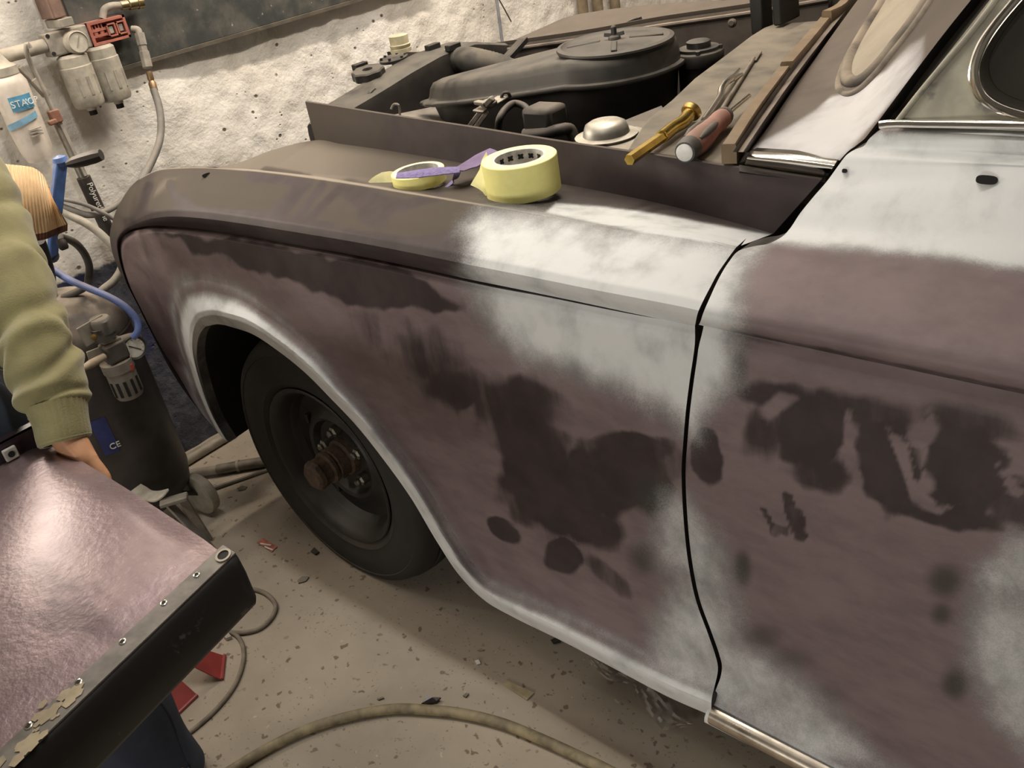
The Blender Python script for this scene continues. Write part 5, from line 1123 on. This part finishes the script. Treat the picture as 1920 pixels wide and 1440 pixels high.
G = np.stack([Xg, Yg, PZ0+crown-.010*sstep(.03, .0, yF-Yg)-.004*sstep(.05, 0, xR-Xg)], -1)
MB().grid(G).grid((G-[0, 0, .003])[:, ::-1]).grid(np.stack([G[:, -1], G[:, -1]-[0, 0, .02]], 1)).grid(np.stack([G[0], G[0]-[0, 0, .02]], 1)).build('skin', _m.m, pn)
M_alu = mat('grey_primed_strip', (.165, .15, .135), .5, .3, nscale=40, var=.3)
st = MB().box((xR-.002, -.62, PZ0-.004), (xE, yF+.004, PZ0-.0005)).build('edge_strip', M_alu, pn, bevel=.001)
M_bedge = NT('chipped_black_edge'); _b = M_bedge; _sp = _b.n('ShaderNodeSeparateXYZ'); _b.L(_b.co(), _sp.inputs[0])
_c = _b.mix(_b.ramp(_b.noise(30, 5), .66, .72), (.012, .011, .010), (.10, .09, .08)); _b.out(_c, .42); _b.bump(_b.noise(60, 3), .2, .002)
prof = [(xE-.012, PZ0-.001), (xE-.002, PZ0-.002), (xE+.005, PZ0-.010), (xE+.010, PZ0-.03), (xE+.011, PZ0-.070), (xE+.006, PZ0-.078), (xE-.05, PZ0-.082)]
yy = np.r_[np.linspace(-.62, yF-.01, 30), [yF, yF+.005]]; G = np.array([[(x if y < yF+.004 else x-.006, y, z) for x, z in prof] for y in yy])
MB().grid(G).add(G[-1], [tuple(range(len(prof)))]).build('black_edge', _b.m, pn, angle=50)
for px in ((419, 1042),):
    q = Q(px); rg_ = MB().lathe([(.0105, 0), (.0105, .0025), (.0075, .0025), (.0075, .0005)], q+[0, 0, -.001], (0, 0, 1), 24, caps=False).build('washer', M_steel, pn); MB().lathe([(.0075, 0), (.0075, .0008)], q+[0, 0, -.0008], (0, 0, 1), 20).build('screw_hole', M_dark, rg_)
for px in ((369, 1078), (308, 1131), (231, 1204), (149, 1281), (56, 1364)):
    q = Q(px); rv = MB().lathe([(.0042, 0), (.0042, .0015), (.0028, .0018), (.0022, .0006)], q-[0, 0, .001], (0, 0, 1), 16, caps=False).build('rivet', M_shiny, pn); MB().lathe([(.0023, 0), (.0023, .0004)], q, (0, 0, 1), 12).build('rivet_hole', M_dark, rv)
ch = MB(); ca_ = Q((95, 1330)); 
for k in range(40):
    f = random.random(); q = Q((20+110*f, 1420-120*f))+[random.gauss(.004, .008), random.gauss(0, .01), 0]; q[0] = min(q[0], xE-.001); s = .0015+.005*random.random(); a = random.random()*6
    ch.add([[q[0]+s*math.cos(a+t*1.26), q[1]+s*math.sin(a+t*1.26)*1.4, PZ0+.0003+.0002*random.random()] for t in range(5)], [(0, 1, 2, 3, 4)])
ch.build('flaked_filler', mat('tan_filler', (.36, .30, .205), .8), pn, smooth=False, recalc=False)
M_wetblk = mat('dark_wet_paint', (.030, .018, .022), .25)
fx = Q((92, 828)); lf = MB().box((xL-.004, .18, PZ0-.02), (xL, yF-.002, PZ0+.033)).box((xL-.014, .18, PZ0+.030), (xL, yF-.002, PZ0+.034)).build('end_flange', M_wetblk, pn)
q = Q((8, 842), PZ0+.012); q[0] = xL+.002; bn = MB().box(q-[0, .010, .010], q+[.006, .010, .010]).build('square_nut', mat('white_nut', (.55, .52, .48), .5), pn, bevel=.002)
MB().lathe([(.005, 0), (.005, .0012)], q+[.006, 0, 0], (1, 0, 0), 14).build('nut_hole', M_dark, pn)
MB().box((xL+.03, -.60, PZ0-.05), (xE-.06, .18, PZ0-.012)).build('inner_frame', M_dark, pn)
def slant(o):
    for c in o.children:
        V = np.array([v.co for v in c.data.vertices]); wy = V[:, 1]+pn.location[1]
        V[:, 0] += LK*(wy-_e0[1])*np.clip((V[:, 0]+pn.location[0]-xL)/(xE-xL), 0, 1); c.data.vertices.foreach_set('co', V.astype(np.float32).ravel()); c.data.update(); slant(c)
slant(pn)
M_wood = mat('raw_trestle_wood', (.28, .19, .11), .7)
tr = thing('trestle', 'wooden trestle carrying the purple panel', 'trestle', (-1.12, -.25, 0))
MB().box((-1.40, -.30, PZ0-.14), (-.86, -.22, PZ0-.05)).build('top_bar', M_wood, tr)
for x in (-1.34, -.92):
    for s in (-1, 1): MB().bar((x, -.26+s*.02, PZ0-.10), (x, -.26+s*.24, .0), .05, .03).build('leg', M_wood, tr)

# red axle stand
M_rstand = mat('red_stand_paint', (.33, .055, .05), .45, nscale=14, var=.2)
f1, f2 = atz(np.array((418., 1250.)), .006), atz(np.array((345., 1325.)), .006); ctr_ = np.array([-1.70, .36, 0])
rs_ = thing('axle_stand', 'red steel axle stand with splayed feet on the floor under the panel', 'axle stand', tuple(ctr_))
hub = ctr_+[0, 0, .30]
for fpt in (f1, f2, 2*ctr_-f1+[0, 0, .012], 2*ctr_-f2+[0, 0, .012]):
    fpt = np.array([fpt[0], fpt[1], .006]); d = (fpt-ctr_)*[1, 1, 0]; d /= np.linalg.norm(d); s = np.array([-d[1], d[0], 0])
    prof_ = [hub+d*.03-[0, 0, .02], ctr_+d*(np.linalg.norm((fpt-ctr_)[:2])-.045)+[0, 0, .055], fpt-d*.012+[0, 0, .010], fpt+[0, 0, -.002]]
    wv = [.03, .06, .07, .072]; G = np.array([[p_-s*w_/2, p_, p_+s*w_/2] for p_, w_ in zip(prof_, wv)]); G2 = G-[0, 0, .004]
    MB().grid(G).grid(G2[:, ::-1]).grid(np.stack([G[:, 0], G2[:, 0]], 1)).grid(np.stack([G[:, 2], G2[:, 2]], 1)).tube([G[-1, 0], G[-1, 2]], .004, 8).build('leg', M_rstand, rs_, angle=25)
MB().tube([hub-[0, 0, .04], hub+[0, 0, .06]], .028, 16).build('column', M_rstand, rs_)
MB().tube([hub, hub+[0, 0, .12]], .018, 14).build('ratchet_post', M_steel, rs_); MB().bar(hub+[-.05, 0, .12], hub+[.05, 0, .12], .05, .014).build('saddle', M_steel, rs_)

# ------------------------------------------------------------------ hoses and litter on the floor
def FL(px, r): return atz(np.array(px, float), r)
M_yh = mat('grimy_yellow_hose', (.25, .205, .115), .6, nscale=30, var=.5, dust=.3); M_bh = mat('brown_grey_hose', (.20, .17, .13), .65, nscale=30, var=.35, dust=.3)
hp = [(360, 1490), (440, 1440), (500, 1404), (580, 1366), (660, 1342), (740, 1329), (800, 1331), (860, 1337), (940, 1356), (1010, 1384), (1080, 1416), (1150, 1450), (1230, 1500)]
hose('floor_hose', 'grimy yellow air hose curving across the bare floor at the bottom', [FL(p, .0105) for p in hp], .0105, M_yh, n=120)
hose('floor_cable', 'brown cable loop coming out behind the black panel corner', [FL(p, .0055) for p in [(430, 1105), (480, 1106), (505, 1118), (517, 1138), (508, 1160), (488, 1178), (460, 1186), (420, 1184), (390, 1180)]], .0055, M_bh, n=70)
hose('floor_cable', 'brown cable curving past the red axle stand', [FL(p, .0050) for p in [(390, 1190), (425, 1184), (444, 1192), (456, 1215), (455, 1245), (440, 1285), (410, 1325), (360, 1370), (300, 1410)]], .0050, M_bh, n=70)
def scrap(name, label, cat, pxs, m, h=.002, curl=0.0, group=None):
    P_ = atz(np.array(pxs, float), 0.0005); k = len(P_); P_[:, 2] += .0012+curl*np.abs(np.sin(np.arange(k)*1.7))
    o = MB().prism(P_, (0, 0, h)).build(name, m, smooth=False); return tag(o, label, cat, group)
M_scr = mat('red_print_paper', (.50, .17, .12), .8, nscale=50, var=.4)
sc_ = scrap('paper_scrap', 'red and white printed paper scrap on the floor beside the tyre shadow', 'scrap', [(482, 1018), (494, 1010), (520, 1026), (510, 1036)], M_scr, .001)
b = MB(); 
for a, c_2 in (((488, 1019), (508, 1022)), ((496, 1025), (512, 1031))): A_, B_ = FL(a, .003), FL(c_2, .003); b.bar(A_, B_, .004, .0006)
b.build('pale_print', M_white, sc_, smooth=False)
scrap('black_chip', 'shiny black paint chip on the floor just above the yellow hose', 'chip', [(791, 1322), (803, 1310), (812, 1311), (828, 1313), (820, 1319), (806, 1322)], M_wetblk, .004, .004)
scrap('tape_scrap', 'flat beige masking tape scrap on the floor at the shadow edge', 'scrap', [(943, 1284), (950, 1277), (1002, 1300), (988, 1314)], mat('beige_tape_scrap', (.46, .38, .24), .7), .001)
scrap('dark_flake', 'grey flake on the floor left of the tyre', 'flake', [(558, 1090), (567, 1082), (580, 1083), (574, 1091), (560, 1095)], M_dsteel, .002)
scrap('dark_flake', 'dark square flake at the edge of the tyre shadow', 'flake', [(583, 1036), (590, 1028), (599, 1037), (592, 1042)], M_black, .003)
scrap('dark_flake', 'dark chip on the floor under the sill', 'flake', [(1033, 1202), (1045, 1197), (1052, 1205), (1038, 1209)], M_black, .003)
scrap('dark_flake', 'small dark flake left of the beige tape scrap', 'flake', [(868, 1306), (874, 1301), (880, 1302), (874, 1309)], M_dsteel, .002)
scrap('dark_flake', 'small sliver of metal left of the shiny black chip', 'flake', [(707, 1312), (718, 1308), (721, 1310), (710, 1314)], M_dsteel, .002)
scrap('dark_flake', 'grey oval flake on the floor behind the tyre near the pole', 'flake', [(445, 917), (455, 912), (464, 914), (460, 919), (448, 921)], M_dsteel, .002)
scrap('pale_chip', 'white paint chip on the floor below the sill shadow', 'chip', [(891, 1241), (898, 1239), (901, 1245), (894, 1247)], M_white, .003)
scrap('pale_chip', 'grey stone chip by the cable under the black edge', 'chip', [(420, 1196), (430, 1191), (436, 1198), (426, 1202)], M_dusty2, .008)
M_film = NT('clear_film'); M_film.out((.50, .47, .42), .25, Alpha=.35)
rs2 = np.random.RandomState(5); cpx = cr([(1110, 1235), (1145, 1262), (1190, 1275), (1225, 1310), (1262, 1350), (1298, 1357)], 26); v = np.linspace(-1, 1, 9)
nrm2 = np.array([.55, -.83]); wv = np.interp(np.linspace(0, 1, 26), [0, .2, .4, .6, .8, 1], [8, 14, 12, 24, 26, 4])
S = cpx[:, None]+nrm2*v[None, :, None]*wv[:, None, None]; zz3 = .004+.014*np.abs(rs2.rand(26, 9))
o = MB().grid(atz(S, zz3)).build('plastic_film', M_film.m); tag(o, 'crumpled clear plastic film on the floor in the shadow under the sill', 'film')

# ------------------------------------------------------------------ the person holding the panel
M_skin = mat('warm_skin', (.52, .27, .15), .5, nscale=40, var=.12)
M_knit = NT('olive_knit'); _m = M_knit
_c = _m.mix(_m.ramp(_m.noise(14, 5), .3, .7), (.20, .18, .082), (.28, .255, .12)); _m.bump(_m.noise(330, 2), .35, .002); M_knit = _m.out(_c, .9, Sheen_Weight=.3)
M_jean = NT('navy_work_cloth'); _j = M_jean
_c = _j.mix(_j.ramp(_j.noise(10, 5), .3, .7), (.020, .026, .045), (.040, .050, .078)); _j.bump(_j.noise(400, 2), .3, .001); M_jean = _j.out(_c, .85)
PO = np.array([-1.50, .06, 0.])
per = thing('person', 'person in olive knit sweater and navy trousers steadying the purple lid with one hand', 'person', tuple(PO))
H = att(np.array([(121., 812.), (148, 852), (166, 878), (150, 880)]), np.array([1.36, 1.365, 1.36, 1.36]))
wr, pm, kn_ = H[0], H[1], H[2]
el = att(np.array([(5., 500.)]), np.array([1.43]))[0]; sh = np.array([-1.52, .24, 1.40])
nodes = {}; edges = []
def nd(k, p, r, frm=None):
    nodes[k] = (len(nodes), p, r)
    if frm: edges.append((nodes[frm][0], nodes[k][0]))
nd('pelvis', (-1.50, .04, .93), .085); nd('belly', (-1.51, .03, 1.08), .09, 'pelvis'); nd('chest', (-1.51, .02, 1.27), .11, 'belly'); nd('collar', (-1.50, .02, 1.42), .075, 'chest'); nd('neck', (-1.48, .02, 1.50), .052, 'collar'); nd('jaw', (-1.455, .02, 1.575), .062, 'neck'); nd('skull', (-1.46, .02, 1.65), .086, 'jaw'); nd('crown', (-1.465, .02, 1.71), .066, 'skull')
lup = att(np.array([(-62., 360.)]), np.array([1.505]))[0]; nd('lsh', tuple(sh), .032, 'collar'); nd('lup', tuple(lup), .028, 'lsh'); nd('lel', tuple(el), .028, 'lup'); nd('lwr', tuple(wr), .028, 'lel'); nd('lpalm', tuple(pm), .038, 'lwr')
fing = []
side = np.array([-.5, -.15, .15]); side = np.array([1, .1, .0])*.019
for i, (L_, r) in enumerate(((.070, .0095), (.078, .0100), (.072, .0095), (.056, .0085))):
    b0 = pm+side*(i-1.5)+np.array([.006, -.002, -.020]); b1 = b0+np.array([.002, -.014, -.030]); b2 = b1+np.array([.0, -.026, -.016])*L_/.07; b3 = b2+np.array([0, -.022, .002])*L_/.07
    nd('f%da' % i, tuple(b0), r+.002, 'lpalm'); nd('f%db' % i, tuple(b1), r, 'f%da' % i); nd('f%dc' % i, tuple(b2), r*.93, 'f%db' % i); nd('f%dd' % i, tuple(b3), r*.8, 'f%dc' % i)
t0 = pm+np.array([.030, .004, -.006]); nd('t0', tuple(t0), .0125, 'lpalm'); nd('t1', tuple(t0+[.020, .002, -.026]), .0105, 't0'); nd('t2', tuple(t0+[.024, -.012, -.046]), .0085, 't1')
nd('rsh', (-1.52, -.20, 1.40), .062, 'collar'); nd('rel', (-1.50, -.27, 1.12), .046, 'rsh'); nd('rwr', (-1.36, -.24, .90), .028, 'rel'); nd('rpalm', (-1.31, -.225, .835), .034, 'rwr')
for i in range(4): nd('r%da' % i, (-1.285+.004*i, -.26+.022*i, .812), .0095, 'rpalm'); nd('r%db' % i, (-1.245+.004*i, -.265+.022*i, .803), .0085, 'r%da' % i)
nd('rt0', (-1.30, -.19, .82), .011, 'rpalm'); nd('rt1', (-1.265, -.175, .806), .009, 'rt0')
nd('lhip', (-1.50, .17, .90), .05, 'pelvis'); nd('lkn', (-1.465, .265, .50), .048, 'lhip'); nd('lan', (-1.445, .252, .09), .040, 'lkn'); nd('ltoe', (-1.30, .255, .035), .034, 'lan')
nd('rhip', (-1.52, -.09, .90), .05, 'pelvis'); nd('rkn', (-1.52, -.13, .50), .048, 'rhip'); nd('ran', (-1.55, -.14, .09), .040, 'rkn'); nd('rtoe', (-1.40, -.15, .035), .034, 'ran')
me = bpy.data.meshes.new('body'); me.from_pydata([tuple(np.array(p)-PO) for _, p, _ in nodes.values()], edges, []); bo_ = bpy.data.objects.new('body', me); COL.objects.link(bo_); me.materials.append(M_skin); bo_.parent = per
sk = bo_.modifiers.new('skin', 'SKIN'); sk.use_smooth_shade = True
for (i, p, r), d in zip(nodes.values(), me.skin_vertices[0].data): d.radius = (r, r); d.use_root = i == 0
ss = bo_.modifiers.new('sub', 'SUBSURF'); ss.levels = ss.render_levels = 2
dg = bpy.context.evaluated_depsgraph_get(); m2 = bpy.data.meshes.new_from_object(bo_.evaluated_get(dg)); bo_.modifiers.clear(); bo_.data = m2; m2.name = 'body'
hc = np.array([-1.462, .02, 1.655])
hr = MB(); ths = np.linspace(0, PI*.62, 14); an = np.linspace(0, 2*PI, 40, endpoint=False)
hr.grid(np.array([[hc+[-.012+.098*math.sin(t)*math.cos(a), .092*math.sin(t)*math.sin(a), .102*math.cos(t)+.004*math.sin(9*a)*math.sin(t)] if math.cos(a) < .55 or t < .9 else hc+[.098*math.sin(.9)*math.cos(a)-.012, .092*math.sin(.9)*math.sin(a), .102*math.cos(.9)] for a in an] for t in ths]), close_v=True).build('hair', mat('brown_hair', (.05, .032, .02), .6), per)
for s in (-1, 1):
    MB().lathe([(.001, -.012), (.008, -.008), (.012, 0), (.008, .008), (.001, .012)], hc+[.080, s*.032, .0], (1, 0, 0), 16, caps=False).build('eye', M_white, per); MB().lathe([(.012, -.03), (.018, 0), (.012, .03)], hc+[-.005, s*.088, -.005], (0, 0, 1), 12).build('ear', M_skin, per)
MB().tube([hc+[.082, 0, .005], hc+[.098, 0, -.02], hc+[.104, 0, -.035], hc+[.085, 0, -.042]], [.008, .011, .014, .010], 12, n=12).build('nose', M_skin, per); MB().tube([hc+[.074, -.022, -.068], hc+[.084, 0, -.070], hc+[.074, .022, -.068]], .005, 8, n=10).build('mouth', mat('lips', (.36, .13, .10), .5), per)
# sweater: torso, hem and the two sleeves, with folds pushed into the surface
def limb(ctrs, rad, seg, n, fold, name, m, end=True, flat=1.0):
    c = cr(np.c_[np.array(ctrs), np.array(rad)], n); P_ = c[:, :3]; r = c[:, 3]; T = np.gradient(P_, axis=0); T /= np.linalg.norm(T, axis=1)[:, None]
    vw = CAM-P_; vw -= T*(vw*T).sum(1)[:, None]; vw /= np.linalg.norm(vw, axis=1)[:, None]; sd_ = np.cross(T, vw); an = np.linspace(0, 2*PI, seg, endpoint=False); G = np.empty((n, seg, 3)); s = np.linspace(0, 1, n)
    for j, a in enumerate(an):
        k = r*(1+fold(s, a)); G[:, j] = P_+sd_*(k*math.cos(a))[:, None]+vw*(k*flat*math.sin(a))[:, None]
    b = MB().grid(G, close_v=True)
    b.grid(np.stack([G[-1], G[-1]*.85+P_[-1]*.15, (G[-1]*.8+P_[-1]*.2)-T[-1]*.03], 0), close_v=True)
    if end: b.grid(np.stack([G[0], G[0]*.02+P_[0]*.98], 0), close_v=True)
    return b.build(name, m, per, angle=80)
CPX = [(-78, 330, 1.52, 84), (-45, 392, 1.49, 84), (-20, 450, 1.46, 80), (12, 521, 1.42, 76), (42, 590, 1.39, 71), (74, 662, 1.38, 68), (90, 712, 1.37, 67), (102, 748, 1.365, 65), (107, 764, 1.362, 57), (110, 774, 1.36, 47)]
cc = att(np.array([c[:2] for c in CPX], float), np.array([c[2] for c in CPX])); rr_ = [c[3]/F*c[2]*.97 for c in CPX]
def fold_sl(s, a):
    f = 0; s = (s-.34)/.66
    for s0, w, amp, ph, k in ((.22, .035, .10, .3, 1), (.36, .03, .12, 1.2, 1), (.47, .025, .13, .2, 1), (.58, .025, .15, 2.2, 1), (.68, .022, .16, .8, 1), (.77, .02, .15, 2.6, 1), (.85, .02, .16, 1.4, 1), (.93, .016, .14, .5, 1)):
        sc_ = s0+.05*math.sin(a+ph)+.02*math.sin(2*a+ph*3)
        f = f-1.25*amp*np.exp(-((s-sc_)/w)**2)*(.55+.45*math.cos(a-ph*1.7))+amp*.5*np.exp(-((s-sc_-w*1.7)/(w*1.2))**2)
    return f
limb([(-1.505, .08, 1.39), tuple(sh+[0, .02, 0])]+[tuple(c) for c in cc], [.070, .088]+rr_, 72, 260, fold_sl, 'sweater_sleeve', M_knit)
cf = att(np.array([(106., 758.), (114, 790), (121, 822), (123, 829)]), np.array([1.362, 1.36, 1.36, 1.36]))
limb([tuple(c) for c in cf], [.043, .0385, .0375, .036], 90, 60, lambda s, a: .018*np.cos(a*30)*np.ones_like(s)*(s < .96)+.02*np.exp(-((s-.93)/.04)**2), 'cuff', M_knit)
limb([(-1.52, -.20, 1.40), (-1.51, -.26, 1.24), (-1.49, -.275, 1.10), (-1.42, -.255, .98), (-1.375, -.243, .92)], [.085, .072, .066, .056, .044], 40, 90, lambda s, a: .06*np.sin(s*34+a), 'sweater_sleeve', M_knit)
limb([(-1.48, .02, 1.47), (-1.50, .02, 1.42), (-1.51, .02, 1.33), (-1.51, .025, 1.18), (-1.505, .03, 1.02), (-1.50, .035, .90), (-1.50, .035, .87)], [.072, .15, .195, .195, .19, .195, .18], 60, 120, lambda s, a: .03*np.sin(s*30+2*a)*sstep(.2, .5, s)-.30*abs(math.sin(a))**2*(1-.5*(s < .1)), 'sweater', M_knit)
# trousers
def leg(pts, rad, name, ph):
    return limb(pts, rad, 56, 150, lambda s, a: .035*np.sin(s*26+1.5*math.sin(a+ph))+.03*np.sin(2*a+s*9+ph), name, M_jean)
limb([(-1.50, .035, 1.0), (-1.505, .035, .93), (-1.505, .035, .84), (-1.505, .035, .79)], [.17, .18, .185, .17], 48, 40, lambda s, a: -.36*abs(math.sin(a))**2*np.ones_like(s), 'trouser_seat', M_jean)
ltr = leg([(-1.51, .12, .96), (-1.50, .22, .86), (-1.495, .275, .72), (-1.465, .265, .50), (-1.437, .252, .30), (-1.438, .250, .12), (-1.438, .250, .03)], [.115, .105, .092, .080, .080, .082, .085], 'trouser_leg', 0.)
leg([(-1.51, -.05, .96), (-1.52, -.09, .86), (-1.52, -.12, .70), (-1.52, -.13, .50), (-1.535, -.137, .30), (-1.55, -.14, .12), (-1.55, -.14, .03)], [.115, .105, .092, .080, .080, .082, .085], 'trouser_leg', 1.)
lv = np.array([v.co for v in ltr.data.vertices])+rootloc(per); lq = proj(lv); ld = np.linalg.norm(lv-CAM, axis=1); sm = []
for p in [(300, 1300), (315, 1330), (332, 1365), (348, 1400), (364, 1436)]:
    k = np.argsort(((lq-np.array(p))**2).sum(1))[:14]; sm.append(lv[k[np.argmin(ld[k])]])
MB().tube(sm, .0028, 8, n=30).build('seam', M_jean, ltr)
M_shoe = mat('black_work_shoe', (.02, .018, .016), .5, dust=.5)
for x, y in ((-1.445, .252), (-1.55, -.14)):
    MB().grid(np.array([[[x+.07+a*.135*(1 if a > 0 else .9), y+.046*s*(1-.35*max(0, a))*math.sqrt(max(0, 1-a**6)), z*(1-.35*max(0, a))] for s, z in ((0, .001), (-1, .001), (-1.05, .03), (-.8, .075), (0, .092), (.8, .075), (1.05, .03), (1, .001))] for a in np.linspace(-1, 1, 14)]), close_v=True).build('shoe', M_shoe, per)
